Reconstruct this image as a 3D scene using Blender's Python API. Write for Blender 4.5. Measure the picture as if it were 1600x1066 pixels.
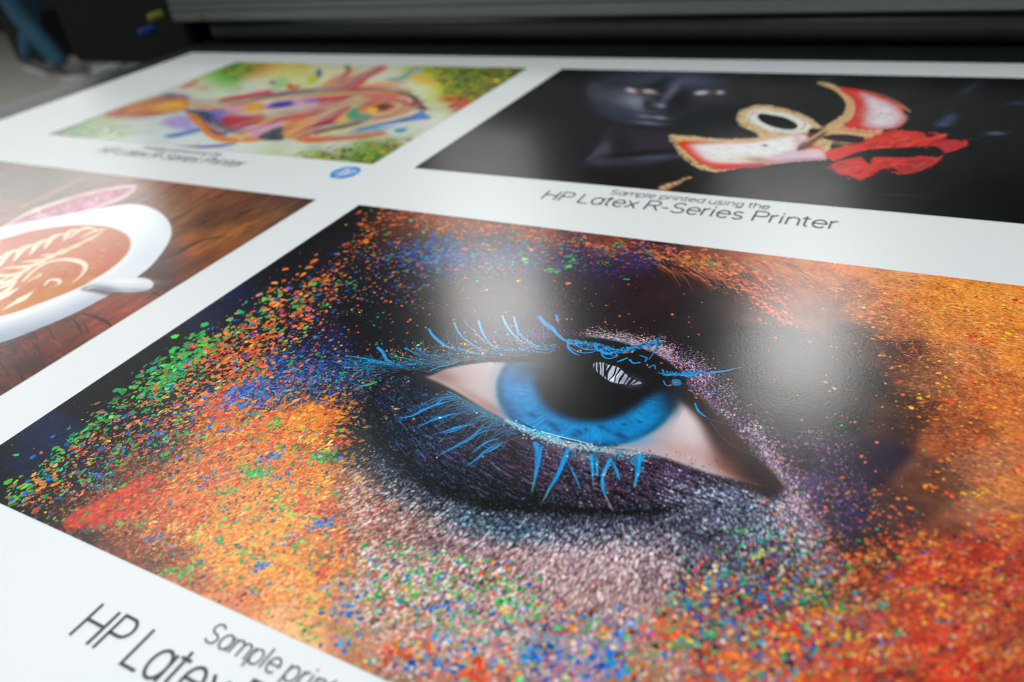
import bpy, bmesh, math
import numpy as np
from mathutils import Vector, Matrix

for o in list(bpy.data.objects):
    bpy.data.objects.remove(o, do_unlink=True)
SC = bpy.context.scene
COL = SC.collection
U = 0.4                      # metres per plane unit: the camera is 0.4 m above the printed sheet

# ---- camera solved from the photograph (plane units: camera 1 unit above the printed sheet) ----
CAM_F = 1.52055385
CAM_R = np.array([[0.8772052515934287, -0.1747619328396554, 0.44717917371793753],
                  [0.46663739090951, 0.5294798194019705, -0.7084494803803738],
                  [-0.11296234762997232, 0.8301261275711085, 0.5460129305627486]])
PW, PH = 1600.0, 1066.0

def sheet(p):
    """digitised photograph points -> true positions on the flat printed sheet"""
    p = np.asarray(p, float).reshape(-1, 2)
    d = np.stack([(p[:, 0]-PW/2)/(PW/2), -(p[:, 1]-PH/2)/(PW/2), -CAM_F*np.ones(len(p))], 1) @ CAM_R.T
    return d[:, :2]/(-d[:, 2:3])

def photo(X, Y):
    v = np.stack([X, Y, -np.ones_like(X)], -1) @ CAM_R
    z = -v[..., 2]
    return PW/2+CAM_F*PW/2*v[..., 0]/z, PH/2-CAM_F*PW/2*v[..., 1]/z



# ---------------- camera ----------------
cam_d = bpy.data.cameras.new('camera')
cam = bpy.data.objects.new('camera', cam_d)
COL.objects.link(cam)
M = Matrix([list(CAM_R[0])+[0], list(CAM_R[1])+[0], list(CAM_R[2])+[U], [0, 0, 0, 1]])
cam.matrix_world = M
cam_d.sensor_width = 36.0
cam_d.lens = CAM_F*18.0
cam_d.clip_start = 0.02
cam_d.clip_end = 200
cam_d.dof.use_dof = True
cam_d.dof.focus_distance = 0.685
cam_d.dof.aperture_fstop = 3.2
SC.camera = cam

# ---------------- room light ----------------
world = bpy.data.worlds.new('World')
SC.world = world
world.use_nodes = True
wn = world.node_tree
bg = wn.nodes['Background']
bg.inputs['Color'].default_value = (0.78, 0.9, 0.95, 1)
bg.inputs['Strength'].default_value = 0.045

SC.cycles.pixel_filter_type = 'BLACKMAN_HARRIS'
SC.cycles.filter_width = 1.1
SC.view_settings.view_transform = 'Standard'
SC.view_settings.look = 'None'
SC.view_settings.exposure = 0.28
SC.view_settings.gamma = 1.0

def lamp(name, loc, size, power, color, target=None, size_y=None):
    d = bpy.data.lights.new(name, 'AREA')
    d.shape = 'RECTANGLE'
    d.size = size
    d.size_y = size_y or size
    d.energy = power
    d.color = color
    o = bpy.data.objects.new(name, d)
    COL.objects.link(o)
    o.location = loc
    if target is not None:
        o.rotation_euler = (Vector(target)-Vector(loc)).to_track_quat('-Z', 'Y').to_euler()
    return o

LAMPS = [   # ceiling lamps of the hall, plus added fill lamps: x, y, z (m), width, length, watts
    (-0.40, -0.40, 2.1, 1.6, 1.4, 42),
    (-2.60, 1.40, 2.1, 1.3, 1.3, 10),
    (-5.40, 0.30, 2.1, 1.2, 1.2, 50),  # added fill lamp, brightens the sheet from the left
    (-0.44, 3.20, 1.80, .42, .50, 7.6),
    (-1.98, 3.06, 1.80, .50, .55, 7.6),
    (-6.50, 3.40, 1.85, 1.6, .80, 14),
    (-3.20, 5.00, 1.90, .80, .50, 2),
    (-0.90, 5.00, 1.90, .80, .30, 1.8),
    (1.90, 2.70, 2.10, 1.2, 1.2, 30),  # fill lamp added off to the right to lift the far paper
    (-7.60, 2.60, 2.20, .90, .90, 45),  # added fill for the walker and the floor, no known fixture
]
for k, (x, y, z, a, b, p) in enumerate(LAMPS):
    lamp('ceiling_or_fill_lamp', (x, y, z), a, p, (1.0, .995, .965) if y > 2.9 else (.965, .995, 1.0), (x*.55, y*.55, 0) if y > 2.9 else (x, y, 0), b)

# ---------------- pictures on the prints, painted in numpy ----------------
def hx(s):
    s = s.lstrip('#')
    return np.array([int(s[i:i+2], 16) for i in (0, 2, 4)], np.float32)/255

def pal(*cs):
    """palette: hex strings, optional weight after a colon"""
    c, w = [], []
    for k in cs:
        a = k.split(':')
        c.append(hx(a[0])); w.append(float(a[1]) if len(a) > 1 else 1.0)
    w = np.array(w)
    return np.array(c), w/w.sum()

def up(a, H, W):
    """smooth (cubic-ish) enlargement of a small array"""
    h, w = a.shape[:2]
    def axis(n, m):
        t = (np.arange(m)+.5)/m*n-.5
        i = np.floor(t).astype(int); f = (t-i).astype(np.float32)
        return np.clip(i, 0, n-1), np.clip(i+1, 0, n-1), f*f*(3-2*f)*.5+f*.5
    i0, i1, f = axis(h, H)
    f = f.reshape(-1, *([1]*(a.ndim-1)))
    b = a[i0]*(1-f)+a[i1]*f
    j0, j1, g = axis(w, W)
    g = g.reshape(1, -1, *([1]*(a.ndim-2)))
    return (b[:, j0]*(1-g)+b[:, j1]*g).astype(np.float32)

class Canvas:
    def __init__(s, x0, y0, w, h, W, H, seed):
        s.x0, s.y0, s.w, s.h, s.W, s.H = x0, y0, w, h, W, H
        s.img = np.zeros((H, W, 3), np.float32)
        s.r = np.random.default_rng(seed)
    def tx(s, p):
        q = sheet(p)
        return np.stack([(q[:, 0]-s.x0)/s.w*s.W, (q[:, 1]-s.y0)/s.h*s.H], 1)
    def scale(s, p):
        """texels per photograph pixel around p"""
        p = np.asarray(p, float).reshape(-1, 2)
        a, b, c = s.tx(p), s.tx(p+[1, 0]), s.tx(p+[0, 1])
        u, v = b-a, c-a
        return np.sqrt(np.abs(u[:, 0]*v[:, 1]-u[:, 1]*v[:, 0])), u, v
    def low(s, k=8):
        h, w = s.H//k, s.W//k
        X = s.x0+(np.arange(w)+.5)/w*s.w; Y = s.y0+(np.arange(h)+.5)/h*s.h
        X, Y = np.meshgrid(X, Y)
        return photo(X, Y)
    def base(s, pts, sig=45, k=8, fy=1.0):
        px, py = s.low(k)
        num = np.zeros(px.shape+(3,), np.float32); den = np.zeros(px.shape, np.float32)
        far = np.full(px.shape, 1e9, np.float32); near = np.zeros(px.shape+(3,), np.float32)
        for x, y, c in pts:
            c = hx(c)
            d2 = ((px-x)**2+((py-y)*fy)**2)/(sig*sig)
            w = np.exp(-d2*1.2)+1e-3/(1+d2)**2+1e-7/(1+d2)
            num += w[..., None]*c; den += w
        s.img = up(num/den[..., None], s.H, s.W)
    def noise(s, cx, cy, octv=4, ang=0.0, gain=.55):
        """fractal value noise, cx x cy cells over the canvas, -1..1"""
        out = np.zeros((s.H, s.W), np.float32); a = 1.0; t = 0
        for o in range(octv):
            n = s.r.random((int(max(2, cy)), int(max(2, cx)))).astype(np.float32)*2-1
            if n.shape[0] > s.H or n.shape[1] > s.W: break
            out += a*up(n, s.H, s.W); t += a; a *= gain; cx *= 2; cy *= 2
        return out/t
    def splat(s, X, Y, a, b, th, col, op=1.0, rough=.25, soft=1.0):
        n = len(X)
        a = np.broadcast_to(np.asarray(a, float), n).copy(); b = np.broadcast_to(np.asarray(b, float), n).copy()
        th = np.broadcast_to(np.asarray(th, float), n); op = np.broadcast_to(np.asarray(op, float), n)
        col = np.broadcast_to(np.asarray(col, np.float32), (n, 3))
        a = np.maximum(a, .6); b = np.maximum(b, .6)
        R = np.ceil(np.maximum(a, b)*1.25+soft).astype(int)
        ph = s.r.random((n, 3))*6.283
        ct, st = np.cos(th), np.sin(th)
        ix, iy = np.floor(X).astype(int), np.floor(Y).astype(int)
        for rr in np.unique(R):
            m = np.where((R == rr) & (ix > -rr) & (iy > -rr) & (ix < s.W+rr) & (iy < s.H+rr))[0]
            if not len(m): continue
            for dy in range(-rr, rr+1):
                for dx in range(-rr, rr+1):
                    if dx*dx+dy*dy > (rr+.8)**2: continue
                    gx, gy = ix[m]+dx, iy[m]+dy
                    u = gx+.5-X[m]; v = gy+.5-Y[m]
                    p = (u*ct[m]+v*st[m])/a[m]; q = (-u*st[m]+v*ct[m])/b[m]
                    d = np.sqrt(p*p+q*q)
                    if rough > 0:
                        t = np.arctan2(q, p)
                        d = d*(1+rough*(.6*np.sin(2*t+ph[m, 0])*.5+.6*np.sin(3*t+ph[m, 1])+.5*np.sin(5*t+ph[m, 2])))
                    al = np.clip((1-d)*np.minimum(a[m], b[m])/soft+.5, 0, 1)*op[m]
                    k = (al > .01) & (gx >= 0) & (gy >= 0) & (gx < s.W) & (gy < s.H)
                    if not k.any(): continue
                    al = al[k][:, None].astype(np.float32)
                    s.img[gy[k], gx[k]] = s.img[gy[k], gx[k]]*(1-al)+col[m][k]*al
    def put(s, P, size, palette, elong=1.6, ang=None, jit=40, op=1.0, var=.12, rough=.16, soft=1.0, inside=None):
        """specks at photograph points P, size = radius in photograph px"""
        r = s.r; n = len(P)
        if inside is not None:
            P = P[inside(P)]; n = len(P)
        if n == 0: return
        T = s.tx(P); sc, u, v = s.scale(P)
        k = (T[:, 0] > -20) & (T[:, 1] > -20) & (T[:, 0] < s.W+20) & (T[:, 1] < s.H+20)
        P, T, sc, u, v = P[k], T[k], sc[k], u[k], v[k]; n = len(P)
        if n == 0: return
        sz = (size[0]+(size[1]-size[0])*r.random(n)**2.6)*sc*.78
        el = 1+(elong-1)*r.random(n)*1.4
        if ang is None: th = r.random(n)*np.pi
        else:
            A = ang(P) if callable(ang) else np.full(n, float(ang))
            A = np.radians(A+r.normal(0, 1, n)*jit)
            d = u*np.cos(A)[:, None]+v*np.sin(A)[:, None]
            th = np.arctan2(d[:, 1], d[:, 0])
        c, w = palette
        C = c[r.choice(len(c), n, p=w)]*(1+r.normal(0, var, (n, 1)))+r.normal(0, var*.25, (n, 3))
        o = op if np.isscalar(op) else op[0]+(op[1]-op[0])*r.random(n)
        s.splat(T[:, 0], T[:, 1], sz*np.sqrt(el), sz/np.sqrt(el), th, np.clip(C, 0, 1), o, rough, soft)
    def blob(s, cx, cy, sx, sy, rot, n):
        r = s.r; a = np.radians(rot)
        p = r.normal(0, 1, (n, 2))*[sx, sy]
        return np.stack([cx+p[:, 0]*np.cos(a)-p[:, 1]*np.sin(a), cy+p[:, 0]*np.sin(a)+p[:, 1]*np.cos(a)], 1)
    def area(s, poly, n, jitter=11):
        """n points uniform (in the photograph) in a polygon"""
        poly = np.array(poly, float); lo, hi = poly.min(0), poly.max(0); out = []
        have = 0
        while have < n:
            q = lo+(hi-lo)*s.r.random((n*2+60, 2)); q = q[inpoly(q, poly)]
            out.append(q); have += len(q)
            if have == 0: break
        q = np.concatenate(out)[:n]
        return q+s.r.normal(0, jitter, q.shape)*[1, .8]
    def along(s, line, hw, n):
        line = np.array(line, float); d = np.linalg.norm(np.diff(line, axis=0), axis=1); c = np.r_[0, d.cumsum()]
        t = s.r.random(n)*c[-1]; i = np.clip(np.searchsorted(c, t)-1, 0, len(d)-1); f = ((t-c[i])/d[i])[:, None]
        p = line[i]*(1-f)+line[i+1]*f; tg = (line[i+1]-line[i])/d[i][:, None]
        return p+np.stack([-tg[:, 1], tg[:, 0]], 1)*(s.r.normal(0, 1, n)*hw)[:, None]
    def clumps(s, poly, k, n, size, pals, sx=8, sy=4, rot=0, **kw):
        """k little drifts of n specks, each drift of one paint"""
        ctr = s.area(poly, k, 6); which = s.r.integers(len(pals), size=k); a = np.radians(rot)
        for j, p in enumerate(pals):
            q = ctr[which == j]
            if not len(q): continue
            q = np.repeat(q, n, 0); d = s.r.normal(0, 1, (len(q), 2))*[sx, sy]
            s.put(q+np.stack([d[:, 0]*np.cos(a)-d[:, 1]*np.sin(a), d[:, 0]*np.sin(a)+d[:, 1]*np.cos(a)], 1), size, p, **kw)
    def mask(s, poly, soft=1.5, smooth=True):
        """anti-aliased polygon mask; returns (slice, alpha). soft in photograph px"""
        P = np.array(poly, float)
        if smooth: P = catmull(P, True, 6)
        k = float(s.scale(P.mean(0))[0][0])*soft
        T = s.tx(P)
        lo = np.floor(T.min(0)-k-2).astype(int); hi = np.ceil(T.max(0)+k+2).astype(int)
        lo = np.maximum(lo, 0); hi = np.minimum(hi, [s.W, s.H])
        if (hi <= lo).any(): return None, None
        st = 1
        if k > 8: st = 4
        xs, ys = np.meshgrid(np.arange(lo[0], hi[0], st)+st/2, np.arange(lo[1], hi[1], st)+st/2)
        q = np.stack([xs.ravel(), ys.ravel()], 1).astype(np.float32)
        ins = inpoly(q, T); d = np.full(len(q), 1e9, np.float32)
        for i in range(len(T)):
            a, b = T[i], T[(i+1) % len(T)]; ab = b-a; L = ab@ab+1e-9
            t = np.clip(((q-a)@ab)/L, 0, 1)
            e = q-(a+t[:, None]*ab); d = np.minimum(d, (e*e).sum(1))
        sd = np.where(ins, np.sqrt(d), -np.sqrt(d))
        al = np.clip(sd/max(k, .7)*.5+.5, 0, 1); al = al*al*(3-2*al)
        al = al.reshape(xs.shape).astype(np.float32)
        sl = (slice(lo[1], hi[1]), slice(lo[0], hi[0]))
        if st > 1: al = up(al, hi[1]-lo[1], hi[0]-lo[0])
        return sl, al
    def fill(s, poly, col, soft=1.5, op=1.0, smooth=True, tex=None):
        sl, al = s.mask(poly, soft, smooth)
        if sl is None: return
        c = hx(col) if isinstance(col, str) else col
        if tex is not None: c = np.clip(c*(1+tex[sl][..., None]), 0, 1)
        al = (al*op)[..., None]
        s.img[sl] = s.img[sl]*(1-al)+c*al
    def grain(s, ang, steps=7, k=2):
        """skin grain: noise smeared along the direction ang(P) (photograph degrees), zero mean, unit deviation"""
        h, w = s.H//k, s.W//k
        lx, ly = s.low(16*k); P = np.stack([lx.ravel(), ly.ravel()], 1)
        _, u, v = s.scale(P); A = np.radians(ang(P) if callable(ang) else np.full(len(P), float(ang)))
        d = u*np.cos(A)[:, None]+v*np.sin(A)[:, None]; d /= np.linalg.norm(d, axis=1)[:, None]
        D = up(d.reshape(lx.shape+(2,)).astype(np.float32), h, w)
        n = s.r.random((h, w)).astype(np.float32)
        y0, x0 = np.meshgrid(np.arange(h, dtype=np.float32), np.arange(w, dtype=np.float32), indexing='ij')
        acc = n.copy()
        for sg in (-1, 1):
            x, y = x0.copy(), y0.copy()
            for i in range(steps):
                iy = np.clip(y.astype(int), 0, h-1); ix = np.clip(x.astype(int), 0, w-1)
                x += sg*D[iy, ix, 0]; y += sg*D[iy, ix, 1]
                acc += n[np.clip((y+.5).astype(int), 0, h-1), np.clip((x+.5).astype(int), 0, w-1)]
        acc = (acc+np.roll(acc, 1, 0)+np.roll(acc, 1, 1))/3
        acc = (acc-acc.mean())/acc.std()
        return up(acc, s.H, s.W)
    def emboss(s, poly, g, amt, soft=25, hi=(.14, .13, .14), t=.8):
        sl, al = s.mask(poly, soft)
        if sl is None: return
        g = g[sl]; al = al[..., None]; q = g[..., None]
        s.img[sl] = np.clip(s.img[sl]*(1+amt*al*np.clip(q, -1.9, 2.2))+al*np.clip(q-t, 0, 1.6)*np.array(hi, np.float32), 0, 1)
    def within(s, poly, fn, soft=1.5):
        """paint with fn, keeping the result only inside the polygon"""
        sl, al = s.mask(poly, soft)
        keep = s.img.copy(); fn()
        al = al[..., None]; new = s.img; s.img = keep
        s.img[sl] = keep[sl]*(1-al)+new[sl]*al
    def glow(s, x, y, sx, sy, rot, col, op=1.0, p=2.0):
        """soft coloured patch of the picture itself"""
        n = 24; t = np.arange(n)/n*2*np.pi; a = np.radians(rot)
        e = np.stack([np.cos(t)*sx*2.4, np.sin(t)*sy*2.4], 1)
        P = np.stack([x+e[:, 0]*np.cos(a)-e[:, 1]*np.sin(a), y+e[:, 0]*np.sin(a)+e[:, 1]*np.cos(a)], 1)
        T = s.tx(P); lo = np.maximum(np.floor(T.min(0)).astype(int), 0); hi = np.minimum(np.ceil(T.max(0)).astype(int), [s.W, s.H])
        if (hi <= lo).any(): return
        h, w = max(2, (hi[1]-lo[1])//4), max(2, (hi[0]-lo[0])//4)
        X = lo[0]+(np.arange(w)+.5)/w*(hi[0]-lo[0]); Y = lo[1]+(np.arange(h)+.5)/h*(hi[1]-lo[1])
        X, Y = np.meshgrid(X/s.W*s.w+s.x0, Y/s.H*s.h+s.y0)
        px, py = photo(X, Y); dx, dy = px-x, py-y
        u = (dx*np.cos(a)+dy*np.sin(a))/sx; v = (-dx*np.sin(a)+dy*np.cos(a))/sy
        al = up(np.exp(-.5*(u*u+v*v)**(p/2)).astype(np.float32), hi[1]-lo[1], hi[0]-lo[0])*op
        al = al[..., None]; sl = (slice(lo[1], hi[1]), slice(lo[0], hi[0]))
        s.img[sl] = s.img[sl]*(1-al)+hx(col)*al
    def stroke(s, pts, w0, w1, col, op=1.0, soft=.8, wob=0.0, wm=None, col1=None):
        """tapered brush stroke through photograph points; widths in photograph px"""
        P = catmull(np.array(pts, float), False, 8); n = len(P)
        t = np.linspace(0, 1, n)
        w = w0+(w1-w0)*t if wm is None else np.where(t < .5, w0+(wm-w0)*t*2, wm+(w1-wm)*(t*2-1))
        if wob: w = w*(1+s.r.normal(0, wob, n)); P = P+s.r.normal(0, wob*.6, P.shape)
        k = s.scale(P)[0]; T = s.tx(P); w = w*k*.5
        R = w.max()+2
        lo = np.maximum(np.floor(T.min(0)-R).astype(int), 0); hi = np.minimum(np.ceil(T.max(0)+R).astype(int), [s.W, s.H])
        if (hi <= lo).any(): return
        best = None
        xs, ys = np.meshgrid(np.arange(lo[0], hi[0])+.5, np.arange(lo[1], hi[1])+.5)
        xs = xs.astype(np.float32); ys = ys.astype(np.float32)
        al = np.zeros(xs.shape, np.float32); tt = np.zeros(xs.shape, np.float32)
        sf = max(soft*float(k.mean()), .7)
        for i in range(n-1):
            a, b = T[i], T[i+1]; ab = b-a; L = ab@ab+1e-9
            r = max(w[i], w[i+1])+sf+1
            x0 = int(max(0, min(a[0], b[0])-r-lo[0])); x1 = int(max(0, max(a[0], b[0])+r-lo[0]+1))
            y0 = int(max(0, min(a[1], b[1])-r-lo[1])); y1 = int(max(0, max(a[1], b[1])+r-lo[1]+1))
            q = (slice(y0, y1), slice(x0, x1)); X, Y = xs[q], ys[q]
            if X.size == 0: continue
            f = np.clip(((X-a[0])*ab[0]+(Y-a[1])*ab[1])/L, 0, 1)
            d = np.hypot(X-a[0]-f*ab[0], Y-a[1]-f*ab[1]); ww = w[i]*(1-f)+w[i+1]*f
            v = np.clip((ww-d)/sf+.5, 0, 1)
            al[q] = np.maximum(al[q], v); tt[q] = np.where(v > 0, t[i], tt[q])
        c = hx(col) if isinstance(col, str) else col
        if col1 is not None: c = c*(1-tt[..., None])+hx(col1)*tt[..., None]
        al = (al*op)[..., None]; sl = (slice(lo[1], hi[1]), slice(lo[0], hi[0]))
        s.img[sl] = s.img[sl]*(1-al)+c*al

def inpoly(q, P):
    x, y = q[:, 0], q[:, 1]; ins = np.zeros(len(q), bool)
    for i in range(len(P)):
        a, b = P[i], P[(i+1) % len(P)]
        if a[1] == b[1]: continue
        c = ((a[1] > y) != (b[1] > y)) & (x < (b[0]-a[0])*(y-a[1])/(b[1]-a[1])+a[0])
        ins ^= c
    return ins

def catmull(P, closed, k):
    if len(P) < 3: return P[0]+(P[-1]-P[0])*np.linspace(0, 1, k+1)[:, None]
    Q = np.vstack([P[-1:], P, P[:2]]) if closed else np.vstack([2*P[:1]-P[1:2], P, 2*P[-1:]-P[-2:-1]])
    out = []; m = len(P) if closed else len(P)-1
    for i in range(m):
        a, b, c, d = Q[i:i+4]
        for t in np.arange(k)/k:
            out.append(.5*((2*b)+(c-a)*t+(2*a-5*b+4*c-d)*t*t+(-a+3*b-3*c+d)*t**3))
    if not closed: out.append(P[-1])
    return np.array(out)

def C(s):  # "x,y x,y ..." -> list of points
    return [tuple(map(float, k.split(','))) for k in s.split()]
EYE_RECT = (-1.7156, 0.4515, 2.086, 1.4205)      # x, y, width, height on the sheet
BASE_EYE = """
0,700,14171d 60,680,172344 45,715,141d3a 150,620,121318 250,540,101115 350,470,161c3a 335,490,141a34 450,420,141518 540,350,161618 565,325,1a1a1c 600,335,241c1c
0,760,17191e 20,780,1a1c20 100,740,1a181b 200,640,181617 300,560,1e1919 400,500,1d1b22 500,430,1c1922 560,380,1e1a20 620,345,7a4028 680,345,8c4a34 620,370,3a241e
650,360,5a3428 750,352,8a4c38 850,366,84483a 950,375,7a4030 760,375,3a2c30 700,400,22263c 800,400,20223a 900,392,382648 1000,400,3a2446 1050,392,301f2c 1100,405,4a2a26 1150,400,a4532e
1100,390,a05a30 1200,410,b8623a 1250,425,ce784c 1300,425,d8824e 1400,436,e08c50 1500,445,f09038 1600,455,ec8a38
1150,450,2c1c1c 1200,460,583026 1250,450,985234 1300,475,6c4030 1300,450,a86038 1350,480,b46c4a 1400,500,bc7244 1500,500,e0843a 1600,540,e48438 1450,470,e4863a 1340,530,3c2622
1400,560,4c2e26 1450,580,8a5438 1500,560,bc7448 1550,620,c06434 1600,650,d2743a 1400,650,442c24 1500,680,9a5030 1600,760,d6783e 1550,720,a8684a 1300,640,151012 1350,720,2c2030
1280,580,110f10 1330,600,1e1716 1450,760,6a4232 1550,800,a4664a 1400,800,4a3030 1480,840,8c4c36 1600,850,b8603e 1550,900,b8482e 1590,870,b82c22 1500,930,ac4a34 1450,1000,b8482e 1600,1000,a84a32
1500,1060,c03a28 1580,1060,a8502e 1600,940,b44a2c 1400,1040,b44c30
900,460,1c1419 800,470,18131a 700,470,181519 600,470,141318 640,430,161622 1000,460,261519 1050,500,1e1216 1100,560,0b0a0b 1200,560,0a0a0a 1200,640,0e0c0f 1250,700,221a2c 950,500,1e1419 850,440,241b30 950,430,2c1c34
1050,440,2a161c 750,430,1c1b2a 680,520,0f0e11 770,510,181422 840,520,20182a 600,540,121118
450,520,181726 500,560,1a1c3a 450,580,1a2c58 400,600,1f2e4a 520,600,142444 560,620,14203a 620,620,0c1626 650,680,0f1624 600,700,0b121e 700,760,0a0b11 800,790,0a080c 900,790,140d14
560,660,0f1822 750,700,1d1019 850,730,251420 950,750,29151f 1050,740,302236 1000,790,1a1119 1100,790,2a2232 1200,790,222232 700,700,201528 680,640,101a2c
650,760,1a2026 560,720,1a2226 600,740,1e2428 620,775,3a3840 700,800,202e38 800,825,2a3848 900,825,2e2f40 1000,830,34323f 1100,850,36343f 1200,860,363035
700,840,5a4850 800,870,7a5e60 900,880,8a6866 1000,880,80605f 1050,865,5e4a52 600,820,84503c 650,880,a07466 750,930,9c7470 850,940,a88684 950,940,a48480 1000,930,987672
1100,920,564648 1200,920,564040 1300,900,64402f 1350,860,4e3226 1350,950,8c4834 1250,1000,a44c34 1150,1000,8c6050 1050,1000,a07860 900,1030,9c7c94 1000,1050,b47a58 1150,1050,b8563c 1250,1050,bc4c34
800,1030,a87a78 700,1010,a8705e 620,970,b4806e 850,990,7888a4 950,1000,7c7c9c 1330,1010,b05c3e
300,640,4c2a1c 350,640,904c20 400,640,4c3230 480,660,e87a2c 400,700,e47a2c 300,720,a8522a 350,680,b86028 200,740,6c2a1c 150,800,7c3020 200,800,a8422a 250,820,84442a 300,800,dc7430 400,780,f0923a
350,870,ee9a48 450,860,f0a04c 300,900,b87452 380,940,dc8c62 450,960,ecac7c 480,920,eab070 520,870,c87e52 550,950,c88e74 550,800,c46a40 500,740,ee862c 450,800,f29c42 350,830,f0983e
560,760,7c5238 540,700,343024 250,700,2c1f1a 200,700,1b1819 150,740,1c1719 100,790,241a1a 60,790,1a1516 120,830,381f1a 250,870,5c3626 200,860,7a3a26 560,870,c07c5c 600,900,b48068
430,620,262c3c 250,640,1b1819 300,600,1c1718 350,560,1c1818 450,460,1b1a20
1180,700,1e1418 1250,780,4c3c5a 1320,800,33263a 1250,850,4c404a 1150,560,15100f 1120,620,130f12 1340,840,382a34 1290,830,4a3840
"""
OR = pal('f07832:4', 'e05f2d:3', 'fa9a3c:2', 'd84628:1.5', 'c8502e')
OB = pal('f07832:3', 'fa963c:3', 'ffb43c:2', 'e05f2d:1.5', 'ffd060:.6')
GR = pal('28a850:3', '3cbe46:2', '1e9650:2', '78c846:.7', '1e8c6e')
BL = pal('1964be:3', '1482d2:2', '1e46a0:2', '2aa0dc:.8')
CY = pal('149bdc:3', '1478c8:2', '28b4e6:1')
MIX = pal('f07832:3', 'e05030:2', '28a850:2.4', '1964be:2', 'fa9a3c:2', '3cbe46', '1e46a0', '8c3c8c:.4')
DK = pal('181416:3', '241a1e:2', '2c1c28:1.5', '1c1e34')
RD = pal('d23c28:3', 'e6502d:2', 'c8322a:1')
GLIT = pal('e6c8d2:2', 'c8b4d2:2', 'b496b4:2', 'f0e6e6:1', '8c6e96:2', 'e6aa96:.6')
GLB = pal('b4c8dc:2', '96aac8:2', 'dce6f0:1.2', '6e82aa:2', '50788c:1', 'c8b4d2:1')
SKN = pal('e6c8be:3', 'f0dcd2:2', 'd2a096:2', 'c88c82:1', 'fff0e6:.8')
SKD = pal('78464a:2', '5a3c46:2', '8c5a5a:2', '6e5064:1')
TEAL = pal('3c6e82:2', '5096a0:1', '285a78:2', '78aab4:.7', '325078:1.5')
CONF = pal('e6502d:3', 'fa963c:2.5', 'ffb43c:1', '28a850:2', '3cbe78:1.5', '1478d2:2', '1ea0c8:1', '5a4696:1.5', 'd23c50:1.5', 'dcbeb4:1.6', '3c2830:2', '786478:1.4')

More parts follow.
